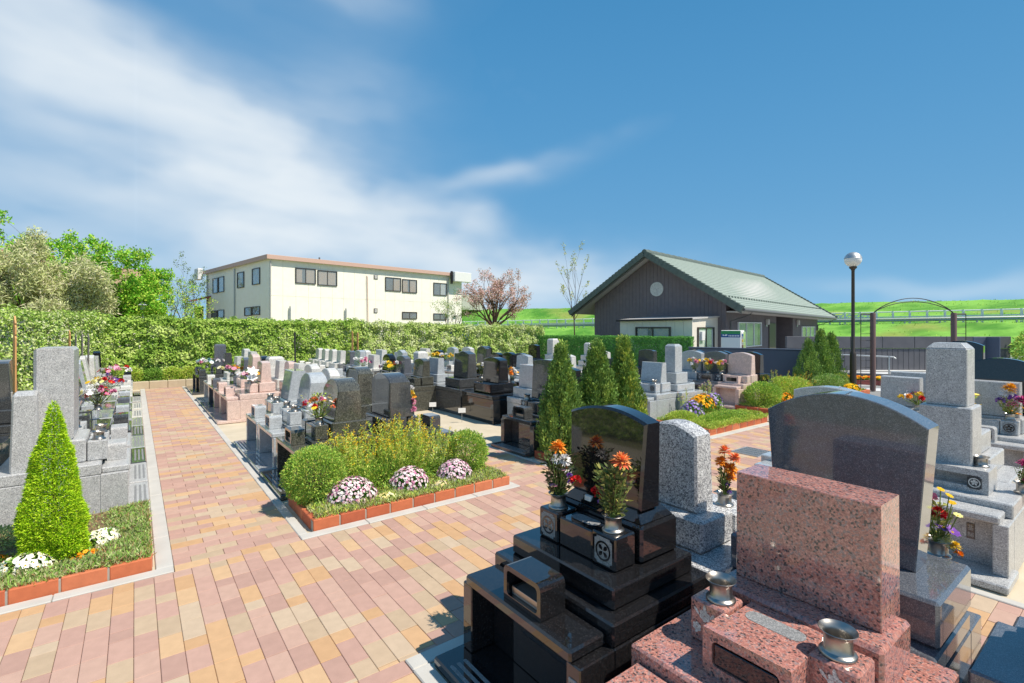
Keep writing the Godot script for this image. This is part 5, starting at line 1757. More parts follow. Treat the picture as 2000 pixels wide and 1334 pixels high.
func gable_house() -> void:
	var t := thing("office_house", "dark plum single storey house with green grey tiled gable roof", "house", Vector3(20.37, 0, -11.53), deg_to_rad(8.4))
	var zl := -6.85
	var zr := 0.0
	var zm := -3.42
	var len := 15.2
	var yr := func(z: float) -> float:   # underside of the roof over the gable wall
		return 4.96 - 0.622 * absf(z - zm)
	boxpart("wall_core", Vector3(0.06, 0, zl + 0.02), Vector3(6.8, 2.78, zr - 0.04), M.plum, t, 0.01)
	boxpart("wall_core", Vector3(6.801, 0, zl + 0.02), Vector3(9.75, 2.78, zr - 1.6), M.plum, t, 0.01)
	boxpart("wall_core", Vector3(9.751, 0, zl + 0.02), Vector3(len, 2.78, zr - 0.04), M.plum, t, 0.01)
	var k := 36
	for i in k:
		var a := lerpf(zl, zr, float(i) / k) + 0.004
		var b := lerpf(zl, zr, float(i + 1) / k) - 0.004
		var mb := MB.new()
		hex8(mb, [Vector3(0, 0, a), Vector3(0, 0, b), Vector3(0, yr.call(b), b), Vector3(0, yr.call(a), a)], [Vector3(0.058, 0, a), Vector3(0.058, 0, b), Vector3(0.058, yr.call(b), b), Vector3(0.058, yr.call(a), a)])
		put(mb, "wall_board", M.plum, t)
	for i in 34:
		var a := 6.79 * i / 34.0
		boxpart("wall_board", Vector3(a + 0.004, 0, -0.0395), Vector3(a + 6.79 / 34 - 0.004, 2.7, 0.0), M.plum, t, 0.004)
	for i in 27:
		var a := 9.76 + 5.44 * i / 27.0
		boxpart("wall_board", Vector3(a + 0.004, 0, -0.0395), Vector3(a + 5.44 / 27 - 0.004, 2.6, 0.0), M.plum, t, 0.004)
	# roof: two slopes of overlapping courses
	var ex0 := -0.85
	var ex1 := 15.5
	var pos := func(x: float, s: float, side: int) -> Vector3:
		# s: 0 at the eave, 1 at the ridge
		var ye := lerpf(2.30, 2.12, (x - ex0) / (ex1 - ex0))
		var ze := zm + side * (zm - zl + 0.92)
		return Vector3(x, lerpf(ye, 5.0, s), lerpf(ze, zm, s))
	for side in [1, -1]:
		var roof := MB.new()
		var up := Vector3(0, 0.10, 0)
		hex8(roof, [pos.call(ex0 + 0.02, 0.0, side), pos.call(ex1 - 0.02, 0.0, side), pos.call(ex1 - 0.02, 1.0, side), pos.call(ex0 + 0.02, 1.0, side)], [pos.call(ex0 + 0.02, 0.0, side) + up, pos.call(ex1 - 0.02, 0.0, side) + up, pos.call(ex1 - 0.02, 1.0, side) + up, pos.call(ex0 + 0.02, 1.0, side) + up])
		var r := put(roof, "roof", M.soffit, t)
		var n := 24
		for i in n:
			var s0 := (i - 0.12) / n
			var s1 := (i + 1.0) / n
			var mb := MB.new()
			var lo := Vector3(0, 0.102, 0)
			var hi := Vector3(0, 0.16, 0)
			var hi2 := Vector3(0, 0.118, 0)
			hex8(mb, [pos.call(ex0, s0, side) + lo, pos.call(ex1, s0, side) + lo, pos.call(ex1, s1, side) + lo, pos.call(ex0, s1, side) + lo], [pos.call(ex0, s0, side) + hi, pos.call(ex1, s0, side) + hi, pos.call(ex1, s1, side) + hi2, pos.call(ex0, s1, side) + hi2])
			put(mb, "tile_course", M.tile, r)
			for x in [ex0, ex1]:
				mb = MB.new()
				var c: Vector3 = pos.call(x, (i + 0.42) / n, side)
				var d: Vector3 = (pos.call(x, 1.0, side) - pos.call(x, 0.0, side)).normalized()
				var nn := Vector3(1, 0, 0).cross(d).normalized()
				nn = nn if nn.y > 0 else -nn
				var hl := 0.118
				var q := []
				for e in [[-1, -0.07], [1, -0.09], [1, 0.165], [-1, 0.20]]:
					q.append(c + d * e[0] * hl + nn * e[1])
				var w := Vector3(0.10, 0, 0)
				hex8(mb, [q[0] - w, q[1] - w, q[2] - w, q[3] - w], [q[0] + w, q[1] + w, q[2] + w, q[3] + w])
				put(mb, "verge_tile", M.tile_dark, r)
		if side == 1:
			for i in 46:
				var x := lerpf(-0.2, 15.0, i / 45.0)
				var c: Vector3 = pos.call(x, 0.165, 1) + Vector3(0, 0.17, 0)
				boxpart("snow_guard", c - Vector3(0.05, 0.03, 0.03), c + Vector3(0.05, 0.03, 0.03), M.tile_dark, r, 0.008)
	for i in 52:
		var x := lerpf(ex0 - 0.06, ex1 - 0.26, i / 51.0)
		var mb := MB.new()
		mb.slab(outline("low", 0.30, 0.26, 5.06, 5.25 + (0.012 if i % 2 else 0.0), 0.09), x, x + 0.31, 5.06, Vector2.ZERO, 0.01)
		for q in mb.v.size():
			mb.v[q] += Vector3(0, 0, zm)
		put(mb, "ridge_tile", M.tile_dark, t)
	# bargeboards, gutter, downpipes
	for side in [1, -1]:
		var mb := MB.new()
		var a: Vector3 = pos.call(ex0 + 0.06, 0.0, side) - Vector3(0, 0.16, 0)
		var b: Vector3 = pos.call(ex0 + 0.06, 1.0, side) - Vector3(0, 0.16, 0)
		var w := Vector3(0.045, 0, 0)
		var u := Vector3(0, 0.158, 0)
		hex8(mb, [a, b, b + u, a + u], [a + w, b + w, b + u + w, a + u + w])
		put(mb, "bargeboard", M.gutter, t)
	var gt := MB.new()
	gt.tube([Vector3(ex0 + 0.1, 2.31, 1.0), Vector3(ex1 - 0.1, 2.13, 1.0)], [0.065, 0.065], 8)
	put(gt, "gutter", M.gutter, t)
	for q in [[0.35, 2.28], [14.9, 2.12]]:
		var mb := MB.new()
		mb.tube([Vector3(q[0], q[1], 0.98), Vector3(q[0], q[1] - 0.14, 0.9), Vector3(q[0], q[1] - 0.42, 0.08), Vector3(q[0], 0, 0.07)], [0.035, 0.035, 0.035, 0.035], 7)
		put(mb, "downpipe", M.gutter, t)
	# eave soffit over the long wall
	var sf := MB.new()
	hex8(sf, [Vector3(0.0, 2.24, 0.02), Vector3(15.2, 2.06, 0.02), Vector3(15.2, 2.06, 0.9), Vector3(0.0, 2.24, 0.9)], [Vector3(0.0, 2.29, 0.02), Vector3(15.2, 2.11, 0.02), Vector3(15.2, 2.11, 0.9), Vector3(0.0, 2.29, 0.9)])
	put(sf, "eave_soffit", M.soffit, t)
	# the round emblem under the ridge
	var em := MB.new()
	var seg := 30
	for i in seg:
		var a := TAU * i / seg
		var b := TAU * (i + 1) / seg
		var c := Vector3(-0.04, 3.41, -3.25)
		var pa := c + Vector3(0, sin(a), cos(a)) * 0.34
		var pb := c + Vector3(0, sin(b), cos(b)) * 0.34
		em.flat(c, pa, pb, Vector3(-1, 0, 0))
		em.quad(pa, pb, pb + Vector3(0.038, 0, 0), pa + Vector3(0.038, 0, 0), Vector3(0, sin(a), cos(a)))
	var e := put(em, "round_emblem", M.white_grey, t)
	em = MB.new()
	em.tube([Vector3(-0.045, 3.14, -3.22), Vector3(-0.045, 3.38, -3.24), Vector3(-0.045, 3.48, -3.1)], [0.012, 0.010, 0.008], 5)
	em.tube([Vector3(-0.045, 3.36, -3.24), Vector3(-0.045, 3.5, -3.38)], [0.010, 0.007], 5)
	for q in [[3.52, -3.42, 2.3], [3.56, -3.33, 1.6], [3.54, -3.06, 0.8], [3.48, -3.0, 0.2], [3.44, -3.46, 2.9], [3.60, -3.14, 1.4], [3.20, -3.30, 2.6]]:
		face_petal(em, -0.046, q[0], q[1], q[2], 0.0, 0.10, 0.055)
	put(em, "twig_motif", M.soffit, e)
	# windows and entrance of the long side
	window(t, "z", 1.35, 4.3, 0.72, 1.78, 3, "curtain", "rail_paint")
	window(t, "z", 11.5, 14.3, 0.58, 1.58, 3, "curtain", "rail_paint")
	boxpart("entrance_door", Vector3(6.9, 0, -1.597), Vector3(9.6, 2.1, -1.54), M.room, t, 0.01)
	boxpart("door_leaf", Vector3(5.55, 0, 0.001), Vector3(6.55, 1.8, 0.05), M.window_frame, t, 0.01)
	for x in [5.05, 10.4]:
		var l := boxpart("wall_lamp", Vector3(x, 1.72, 0.001), Vector3(x + 0.22, 2.0, 0.16), M.curtain, t, 0.03)
		boxpart("lamp_plate", Vector3(x + 0.02, 1.62, 0.001), Vector3(x + 0.2, 1.715, 0.05), M.galvanised, l, 0.01)
	# cream lean-to against the gable
	var x0 := -2.6
	var za := -3.66
	var zb := -0.32
	var an := MB.new()
	hex8(an, [Vector3(x0 + 0.03, 0, za), Vector3(x0 + 0.03, 0, zb - 0.03), Vector3(x0 + 0.03, 1.90, zb - 0.03), Vector3(x0 + 0.03, 1.85, za)], [Vector3(-0.002, 0, za), Vector3(-0.002, 0, zb - 0.03), Vector3(-0.002, 2.02, zb - 0.03), Vector3(-0.002, 2.02, za)])
	var annex := put(an, "lean_to", M.render_cream, t)
	for i in 9:
		var a := lerpf(za, zb, i / 9.0)
		var b := lerpf(za, zb, (i + 1) / 9.0)
		boxpart("cladding_panel", Vector3(x0, 0, a + 0.004), Vector3(x0 + 0.029, 1.86, b - 0.004), M.render_cream, annex, 0.003)
	var rf := MB.new()
	hex8(rf, [Vector3(x0 - 0.1, 1.87, za - 0.08), Vector3(x0 - 0.1, 1.91, zb + 0.05), Vector3(-0.003, 2.03, zb + 0.05), Vector3(-0.003, 2.03, za - 0.08)], [Vector3(x0 - 0.1, 1.93, za - 0.08), Vector3(x0 - 0.1, 1.97, zb + 0.05), Vector3(-0.003, 2.09, zb + 0.05), Vector3(-0.003, 2.09, za - 0.08)])
	put(rf, "lean_to_roof", M.soffit, annex)
	rf = MB.new()
	rf.tube([Vector3(x0 - 0.14, 1.89, za - 0.1), Vector3(x0 - 0.14, 1.93, zb + 0.06)], [0.045, 0.045], 8)
	put(rf, "lean_to_gutter", M.dark_metal, annex)
	var wn := Node3D.new()
	wn.name = "sliding_window"
	t.add_child(wn, true)
	wn.position = Vector3(x0, 0, 0)
	window(wn, "x", -2.8, -1.28, 0.95, 1.56, 2, "curtain")
	var dn := Node3D.new()
	dn.name = "sliding_door"
	t.add_child(dn, true)
	dn.position = Vector3(0, 0, zb - 0.03)
	window(dn, "z", -2.05, -0.55, 0.05, 1.55, 2, "")
	boxpart("door_leaf", Vector3(-2.0, 0.08, 0.014), Vector3(-1.34, 1.5, 0.028), M.card, dn, 0.004)
	boxpart("door_leaf", Vector3(-1.26, 0.08, 0.014), Vector3(-0.6, 1.5, 0.028), M.card, dn, 0.004)
	boxpart("meter_box", Vector3(-1.9, 1.05, 0.04), Vector3(-1.62, 1.42, 0.13), M.white_paint, dn, 0.01)


func vending_machine() -> void:
	var t := thing("vending_machine", "white drinks vending machine with green and blue band beside the house", "vending machine", Vector3(18.72, 0, -9.99), deg_to_rad(20.0))
	boxpart("cabinet", Vector3(0, 0.04, -0.72), Vector3(0.92, 1.475, 0), M.white_paint, t, 0.015)
	for q in [[0, 0.3], [0.62, 0.92]]:
		boxpart("foot", Vector3(q[0], 0, -0.7), Vector3(q[1], 0.039, -0.05), M.dark_metal, t, 0.005)
	# the coloured band with its white mark on the side
	var g := MB.new()
	g.col = lin(60, 150, 90)
	g.box(Vector3(-0.004, 1.33, -0.715), Vector3(-0.0005, 1.46, -0.01), 0.001)
	put(g, "green_band", M.tint, t)
	g = MB.new()
	g.col = lin(40, 86, 150)
	g.box(Vector3(-0.004, 1.20, -0.715), Vector3(-0.0005, 1.329, -0.01), 0.001)
	var bb := put(g, "blue_band", M.tint, t)
	g = MB.new()
	face_petal(g, -0.006, 1.265, -0.6, 0.3, 0.0, 0.12, 0.06)
	face_petal(g, -0.006, 1.265, -0.6, 2.6, 0.0, 0.07, 0.05)
	for i in 7:
		g.box(Vector3(-0.006, 1.235, -0.44 + i * 0.058), Vector3(-0.0045, 1.29, -0.405 + i * 0.058), 0.0005)
	put(g, "white_mark", M.card, bb)
	# display window with rows of cans
	boxpart("display_recess", Vector3(0.08, 0.72, 0.0005), Vector3(0.84, 1.42, 0.02), M.card, t, 0.005)
	var cols := [lin(200, 60, 50), lin(60, 140, 70), lin(230, 200, 90), lin(90, 130, 190), lin(220, 220, 210), lin(120, 80, 50), lin(210, 130, 60)]
	for row in 3:
		var sh := boxpart("shelf", Vector3(0.09, 0.76 + row * 0.22, 0.0205), Vector3(0.83, 0.79 + row * 0.22, 0.06), M.white_paint, t, 0.003)
		for i in 9:
			g = MB.new()
			g.col = cols[rng.randi_range(0, cols.size() - 1)]
			g.lathe(Vector3(0.14 + i * 0.08, 0.791 + row * 0.22, 0.045), [Vector2(0, 0), Vector2(0.026, 0), Vector2(0.027, 0.012), Vector2(0.027, 0.10), Vector2(0.02, 0.115), Vector2(0, 0.115)], 8)
			put(g, "can", M.tint, sh)
	boxpart("display_glass", Vector3(0.08, 0.72, 0.075), Vector3(0.84, 1.42, 0.082), M.glass, t, 0.002)
	boxpart("delivery_flap", Vector3(0.1, 0.15, 0.0005), Vector3(0.8, 0.35, 0.02), M.black_plastic, t, 0.005)
	boxpart("coin_panel", Vector3(0.5, 0.5, 0.0005), Vector3(0.82, 0.68, 0.02), M.galvanised, t, 0.005)


func simple_house(called: String, label: String, at: Vector3, turn: float, w: float, d: float, eave: float, ridge: float, roof: Material, wall: Material) -> void:
	var t := thing(called, label, "house", at, turn)
	boxpart("wall", Vector3(-w / 2, 0, -d / 2), Vector3(w / 2, eave, d / 2), wall, t, 0.02)
	for s in [1, -1]:
		var mb := MB.new()
		var u := Vector3(0, 0.15, 0)
		var a := [Vector3(-w / 2 - 0.5, eave - 0.2, s * (d / 2 + 0.6)), Vector3(w / 2 + 0.5, eave - 0.2, s * (d / 2 + 0.6)), Vector3(w / 2 + 0.5, ridge, 0), Vector3(-w / 2 - 0.5, ridge, 0)]
		hex8(mb, a, a.map(func(p): return p + u))
		var r := put(mb, "roof", roof, t)
		for i in 12:
			var k0 := i / 12.0
			var k1 := (i + 1) / 12.0
			mb = MB.new()
			var q := [a[0].lerp(a[3], k0) + u * 1.02, a[1].lerp(a[2], k0) + u * 1.02, a[1].lerp(a[2], k1) + u * 1.02, a[0].lerp(a[3], k1) + u * 1.02]
			hex8(mb, q, [q[0] + Vector3(0, 0.08, 0), q[1] + Vector3(0, 0.08, 0), q[2] + Vector3(0, 0.02, 0), q[3] + Vector3(0, 0.02, 0)])
			put(mb, "tile_course", roof, r)
	for s in [-1, 1]:
		var mb := MB.new()
		hex8(mb, [Vector3(s * w / 2, eave, -d / 2), Vector3(s * w / 2, eave, d / 2), Vector3(s * w / 2, ridge - 0.05, 0.01), Vector3(s * w / 2, ridge - 0.05, -0.01)], [Vector3(s * (w / 2 - 0.1), eave, -d / 2), Vector3(s * (w / 2 - 0.1), eave, d / 2), Vector3(s * (w / 2 - 0.1), ridge - 0.05, 0.01), Vector3(s * (w / 2 - 0.1), ridge - 0.05, -0.01)])
		put(mb, "gable", wall, t)


func levee_fence() -> void:
	var a := Vector3(29.6, 1.35, -51.0)
	var b := Vector3(48.0, 2.02, -5.0)
	var n := 44
	var d := (b - a).normalized()
	var out := Vector3(-0.93, 0, -0.37)
	var at := func(s: float, y: float, o: float) -> Vector3: return a.lerp(b, s) + Vector3(0, y, 0) + out * o
	var t := thing("safety_fence", "white metal safety fence along the road on the grass levee", "fence")
	for i in range(0, 70):
		var s := -0.1 + i * 0.02
		var mb := MB.new()
		mb.tube([at.call(s, -0.2, 0.0), at.call(s, 0.86, 0.0)], [0.08, 0.08], 6)
		put(mb, "post", M.rail_paint, t)
	for y in [0.42, 0.80]:
		var mb := MB.new()
		mb.tube([at.call(-0.1, y, 0.0), at.call(1.28, y, 0.0)], [0.05, 0.05], 6)
		put(mb, "rail", M.rail_paint, t)
	# ornamental panels of slanting bars in the middle stretch
	for i in 5:
		var s0 := 0.72 + i * 0.02 + 0.002
		var w := 0.016
		for q in [[0.0, 0.05, 0.25, 0.95], [0.25, 0.95, 0.45, 0.05], [0.45, 0.05, 0.6, 0.6], [0.6, 0.6, 0.75, 0.05], [0.75, 0.05, 1.0, 0.9], [0.1, 0.5, 0.9, 0.5]]:
			var mb := MB.new()
			mb.tube([at.call(s0 + w * q[0], 0.43 + 0.35 * q[1], 0.0), at.call(s0 + w * q[2], 0.43 + 0.35 * q[3], 0.0)], [0.035, 0.035], 5)
			put(mb, "ornament_bar", M.rail_paint, t)
	t = thing("guard_rail", "grey corrugated guard rail below the white fence on the levee", "guard rail")
	for i in range(0, 36):
		var s := -0.1 + i * 0.04
		var mb := MB.new()
		mb.tube([at.call(s, -0.3, 0.5), at.call(s, 0.34, 0.5)], [0.06, 0.06], 6)
		put(mb, "post", M.galvanised, t)
	var mb2 := MB.new()
	for q in [[0.06, 0.13, 0.56, 0.64], [0.13, 0.2, 0.64, 0.56], [0.2, 0.27, 0.56, 0.64], [0.27, 0.34, 0.64, 0.56]]:
		mb2.quad(at.call(-0.1, q[0], q[2]), at.call(1.28, q[0], q[2]), at.call(1.28, q[1], q[3]), at.call(-0.1, q[1], q[3]), out)
	put(mb2, "beam", M.galvanised, t)


func street_lamp() -> void:
	var t := thing("lamp_post", "brown lamp post with a white globe at the end of the shrub bed", "lamp post", Vector3(14.35, 0, -4.76))
	var mb := MB.new()
	mb.lathe(Vector3.ZERO, [Vector2(0, 0), Vector2(0.11, 0), Vector2(0.11, 0.03), Vector2(0.075, 0.05), Vector2(0.068, 0.92), Vector2(0.06, 0.97), Vector2(0.042, 1.0), Vector2(0.036, 3.02), Vector2(0.05, 3.06), Vector2(0.085, 3.09), Vector2(0.085, 3.12), Vector2(0, 3.12)], 16)
	put(mb, "pole", M.lamp_pole, t)
	mb = MB.new()
	var prof := []
	for i in 9:
		var a := -1.25 + (1.25 + 0.15) * i / 8.0
		prof.append(Vector2(cos(a) * 0.19, 3.30 + sin(a) * 0.185))
	mb.lathe(Vector3.ZERO, prof, 24)
	put(mb, "globe", M.opal, t)
	mb = MB.new()
	prof = [Vector2(0.196, 3.325)]
	for i in 8:
		var a := 0.17 + (PI / 2 - 0.17) * i / 7.0
		prof.append(Vector2(cos(a) * 0.194, 3.30 + sin(a) * 0.19))
	mb.lathe(Vector3.ZERO, prof, 24)
	put(mb, "globe_cap", M.galvanised, t)


func arbour() -> void:
	var p := Vector3(14.88, 0, -4.50)
	var q := Vector3(16.45, 0, -3.25)
	var t := thing("garden_arbour", "brown metal arbour of two posts and a wire arch by the car park", "arbour", p)
	var d := (q - p)
	var u := d.normalized()
	for o in [Vector3.ZERO, d]:
		var mb := MB.new()
		mb.lathe(o, [Vector2(0, 0), Vector2(0.062, 0), Vector2(0.062, 1.94), Vector2(0.05, 1.97), Vector2(0, 1.97)], 16)
		put(mb, "post", M.brown_paint, t)
	for lift in [0.0, 0.09]:
		var pts := []
		for i in 21:
			var s := i / 20.0
			pts.append(d * s + Vector3(0, 1.95 + 0.30 * sin(PI * s) ** 0.7 + lift * sin(PI * s), 0))
		var mb := MB.new()
		mb.tube(pts, [0.011], 6)
		put(mb, "arch_wire", M.dark_metal, t)
	for s in [[-0.30, Vector3.ZERO], [0.30, d]]:
		var o: Vector3 = s[1] + u * s[0]
		var mb := MB.new()
		mb.tube([o, o + Vector3(0, 1.95, 0)], [0.009, 0.009], 5)
		put(mb, "trellis_upright", M.dark_metal, t)
		for i in 11:
			mb = MB.new()
			var y := 0.25 + i * 0.17
			mb.tube([s[1] + Vector3(0, y, 0), o + Vector3(0, y, 0)], [0.006, 0.006], 5)
			put(mb, "trellis_rung", M.dark_metal, t)
		mb = MB.new()
		mb.tube([s[1] + Vector3(0, 1.93, 0), o + Vector3(0, 1.93, 0)], [0.014, 0.014], 6)
		put(mb, "trellis_top", M.dark_metal, t)


func build_surroundings() -> void:
	var pale := [Color(0.30, 0.44, 0.10), Color(0.40, 0.54, 0.14), Color(0.50, 0.62, 0.20), Color(0.58, 0.66, 0.28), Color(0.64, 0.70, 0.40)]
	var fresh := [Color(0.22, 0.38, 0.06), Color(0.30, 0.48, 0.08), Color(0.38, 0.55, 0.10), Color(0.48, 0.62, 0.15), Color(0.54, 0.66, 0.22)]
	hedge("leafy green hedge closing the end of the long path", Vector2(-0.9, -16.95), Vector2(6.2, -16.95), 1.84, 1.76, 0.75, 46000, 0.085, 0.045, fresh, 0.12)
	hedge("pale yellow green hedge in front of the cream building", Vector2(6.2, -16.95), Vector2(14.25, -16.95), 1.72, 1.58, 0.75, 42000, 0.09, 0.048, pale, 0.13)
	hedge("pale green corner hedge beside the left hand row of graves".replace("left hand row of graves", "wooden grave tablets"), Vector2(-5.2, -5.0), Vector2(-0.95, -16.6), 2.02, 1.90, 0.8, 52000, 0.07, 0.038, pale + fresh, 0.12)
	hedge("dense dark green clipped hedge before the cream lean-to", Vector2(14.3, -16.9), Vector2(17.2, -11.1), 1.235, 1.225, 0.8, 60000, 0.045, 0.026, DEEP, 0.03, true)
	var kerb := setting("end_kerb")
	for i in 6:
		boxpart("kerb_block", Vector3(-0.9 + i * 0.4 + 0.003, -0.05, -16.22), Vector3(-0.5 + i * 0.4 - 0.003, 0.19, -16.06), M.aggregate, kerb, 0.012)
	for i in 5:
		bush("low_shrub", ["bright low shrub at the path's end, next to the left kerb", "bright low shrub at the path's end, second along the kerb", "dull green low shrub in the middle of the end kerb", "bright yellow green low shrub at the path's end, fourth along the kerb", "bright low shrub at the path's end by the beige graves"][i].replace("left kerb", "wooden tablets"), Vector3(-0.45 + i * 0.42, 0.0, -16.42), Vector3(0.27, 0.27, 0.17), 2600, 0.05, 0.022, LIME if i != 2 else GREEN)
	# trees beyond the hedges
	var spring := [Color(0.278, 0.640, 0.054), Color(0.384, 0.660, 0.074), Color(0.193, 0.470, 0.043), Color(0.534, 0.660, 0.107)]
	tree("broadleaf_tree", "large fresh green tree with tufted shoots beyond the corner hedge", Vector3(-1.6, 0, -33.5), Vector3(0.2, 1.2, 0.1), 0.18, [Vector3(-1.5, 4.0, 0.2), Vector3(-0.6, 4.5, -0.3), Vector3(0.5, 3.9, 0.4), Vector3(1.4, 3.4, -0.2), Vector3(-1.9, 2.9, 0.5), Vector3(1.9, 2.7, 0.5), Vector3(0.1, 3.0, 0.8), Vector3(1.0, 2.3, 1.0), Vector3(-0.8, 2.4, 1.1), Vector3(-1.6, 2.0, 0.9), Vector3(1.9, 1.9, 0.3)], 2, 0.8, 230, 0.36, 0.13, 0.085, spring, M.leaf)
	tree("willow_tree", "pale feathery willow beyond the corner hedge", Vector3(-2.9, 0, -26.5), Vector3(0.0, 1.2, 0), 0.11, [Vector3(-1.2, 3.2, 0.1), Vector3(-0.2, 3.4, -0.2), Vector3(-0.6, 2.9, 0.6), Vector3(0.9, 2.9, 0.3), Vector3(-1.8, 2.4, 0.4), Vector3(1.4, 2.3, 0.5), Vector3(-2.3, 1.8, 0.3), Vector3(0.2, 2.0, 0.9)], 2, 0.65, 420, 0.38, 0.20, 0.040, [Color(0.60, 0.64, 0.30), Color(0.64, 0.66, 0.36), Color(0.52, 0.58, 0.24), Color(0.64, 0.60, 0.40)], M.leaf, "", 0.5)
	tree("small_tree", "small pale green tree beside the little white lamp", Vector3(1.6, 0, -35.2), Vector3(0, 0.9, 0), 0.07, [Vector3(-0.7, 2.6, 0), Vector3(0.4, 2.9, 0.3), Vector3(0.9, 2.2, -0.2)], 2, 0.8, 50, 0.3, 0.09, 0.05, spring + LIME, M.leaf)
	tree("small_tree", "dark slender tree next to the cream building's red awning", Vector3(3.2, 0, -47.5), Vector3(0, 1.4, 0), 0.09, [Vector3(-0.8, 3.8, 0), Vector3(0.1, 4.4, 0.2), Vector3(0.8, 3.9, -0.2), Vector3(0.2, 3.0, 0.7)], 2, 0.5, 26, 0.22, 0.14, 0.07, [Color(0.213, 0.321, 0.107), Color(0.299, 0.406, 0.150), Color(0.171, 0.235, 0.085)], M.leaf)
	tree("cherry_tree", "fading pink cherry tree behind the cream building's corner", Vector3(22.9, 0, -33.0), Vector3(0.35, 1.5, -0.1), 0.24, [Vector3(-1.0, 3.6, 0.2), Vector3(-0.1, 4.3, 0.2), Vector3(0.9, 4.1, -0.2), Vector3(1.7, 3.3, 0.9), Vector3(1.8, 2.6, 0.5), Vector3(0.6, 3.6, 0.9), Vector3(-1.5, 2.9, 0.6), Vector3(0.4, 3.9, -0.7)], 2, 0.75, 80, 0.30, 0.10, 0.07, [lin(236, 200, 196), lin(224, 180, 172), lin(196, 158, 138), lin(244, 222, 218), lin(170, 156, 112)], M.leaf)
	tree("broadleaf_tree", "low olive tree crowding the cherry tree's trunk", Vector3(20.3, 0, -34.8), Vector3(0, 0.8, 0), 0.09, [Vector3(-0.6, 2.6, 0), Vector3(0.5, 2.8, 0.2), Vector3(1.0, 2.0, 0.3)], 2, 0.8, 40, 0.28, 0.09, 0.05, SAGE + GREEN, M.leaf)
	tree("sapling", "thin bare sapling with sparse leaves beside the house gable", Vector3(20.7, 0, -21.2), Vector3(0.0, 2.0, 0), 0.045, [Vector3(-0.5, 4.6, 0), Vector3(0.05, 5.1, 0), Vector3(0.5, 4.4, 0.1), Vector3(-0.7, 3.3, 0.2), Vector3(0.6, 3.0, 0)], 1, 0.45, 26, 0.14, 0.12, 0.05, [Color(0.555, 0.598, 0.171), Color(0.640, 0.555, 0.128), Color(0.470, 0.534, 0.193)], M.leaf)
	bush("wild_shrub", "pale scrub at the levee's foot behind the clipped hedge", Vector3(18.2, 0, -19.0), Vector3(1.4, 0.62, 0.7), 3600, 0.09, 0.05, pale)
	bush("wild_shrub", "darker scrub at the levee's foot beside the house", Vector3(20.6, 0, -18.2), Vector3(1.1, 0.66, 0.7), 3000, 0.09, 0.05, GREEN + SAGE)
	bush("wild_shrub", "yellow green scrub under the levee beyond the dark sign panels", Vector3(26.5, 0, -2.6), Vector3(1.6, 0.85, 1.0), 4200, 0.10, 0.055, LIME + GREEN)
	simple_house("red_roof_house", "house with a weathered red roof behind the willow", Vector3(-9.6, 0, -53.0), 0.2, 8, 7, 5.2, 7.3, M.red_roof, M.render_cream)
	simple_house("tan_roof_house", "tan roofed house half hidden by the fresh green tree", Vector3(-2.6, 0, -47.5), 0.25, 6.2, 6, 4.2, 5.9, M.tan_roof, M.render_cream)
	var t := thing("park_lamp", "small white capped lamp beyond the hedge beside the green tree", "lamp post", Vector3(0.35, 0, -32.3))
	var mb := MB.new()
	mb.lathe(Vector3.ZERO, [Vector2(0, 0), Vector2(0.05, 0), Vector2(0.04, 2.5), Vector2(0, 2.5)], 10)
	put(mb, "pole", M.galvanised, t)
	mb = MB.new()
	mb.lathe(Vector3.ZERO, [Vector2(0, 2.5), Vector2(0.12, 2.5), Vector2(0.14, 2.72), Vector2(0.26, 2.74), Vector2(0.02, 2.95), Vector2(0, 2.95)], 14)
	put(mb, "lamp_head", M.white_paint, t)
	cream_building()
	gable_house()
	vending_machine()
	levee_fence()
	street_lamp()
	arbour()
	# low walls
	t = thing("navy_wall", "smooth navy blue low wall behind the graves before the house", "wall")
	var ln := along(t, Vector2(13.05, -8.55), Vector2(14.2, -5.62))
	boxpart("wall_face", Vector3(0, 0, -0.16), Vector3(ln, 0.99, 0), M.navy, t, 0.012)
	boxpart("coping", Vector3(-0.02, 0.991, -0.18), Vector3(ln + 0.02, 1.02, 0.02), M.navy, t, 0.006)
	boxpart("end_pier", Vector3(ln + 0.021, 0, -0.17), Vector3(ln + 0.12, 1.0, 0.01), M.soffit, t, 0.008)
	t = thing("board_wall", "long dark grey board wall beyond the car park", "wall")
	ln = along(t, Vector2(19.6, -8.7), Vector2(26.2, -3.55))
	for i in 42:
		boxpart("board", Vector3(ln * i / 42.0 + 0.006, -0.02, -0.03), Vector3(ln * (i + 1) / 42.0 - 0.006, 0.80, 0.0), M.boards, t, 0.006)
	for i in 7:
		boxpart("top_panel", Vector3(ln * i / 7.0 + 0.005, 0.805, -0.08), Vector3(ln * (i + 1) / 7.0 - 0.005, 1.25, 0.03), M.boards, t, 0.01)
	t = thing("sign_panels", "pair of folded dark grey panels standing at the car park edge", "panel")
	var k := 0
	for q in [[Vector2(22.83, -4.01), Vector2(23.19, -3.74)], [Vector2(23.2, -3.73), Vector2(22.97, -3.36)]]:
		var d: Vector2 = q[1] - q[0]
		var o := boxpart("panel", Vector3(0.004, 0, -0.02), Vector3(d.length() - 0.004, 1.27, 0.02), M.navy, t, 0.006)
		o.position = Vector3(q[0].x, 0, q[0].y)
		o.rotation.y = atan2(-d.y, d.x)
		k += 1
	t = thing("hand_rail", "galvanised handrail in front of the board wall", "handrail")
	ln = along(t, Vector2(16.9, -6.6), Vector2(17.75, -4.86))
	mb = MB.new()
	mb.tube([Vector3(0, 0.78, 0), Vector3(ln, 0.73, 0), Vector3(ln + 0.06, 0.68, 0)], [0.022, 0.022, 0.022], 8)
	put(mb, "rail", M.galvanised, t)
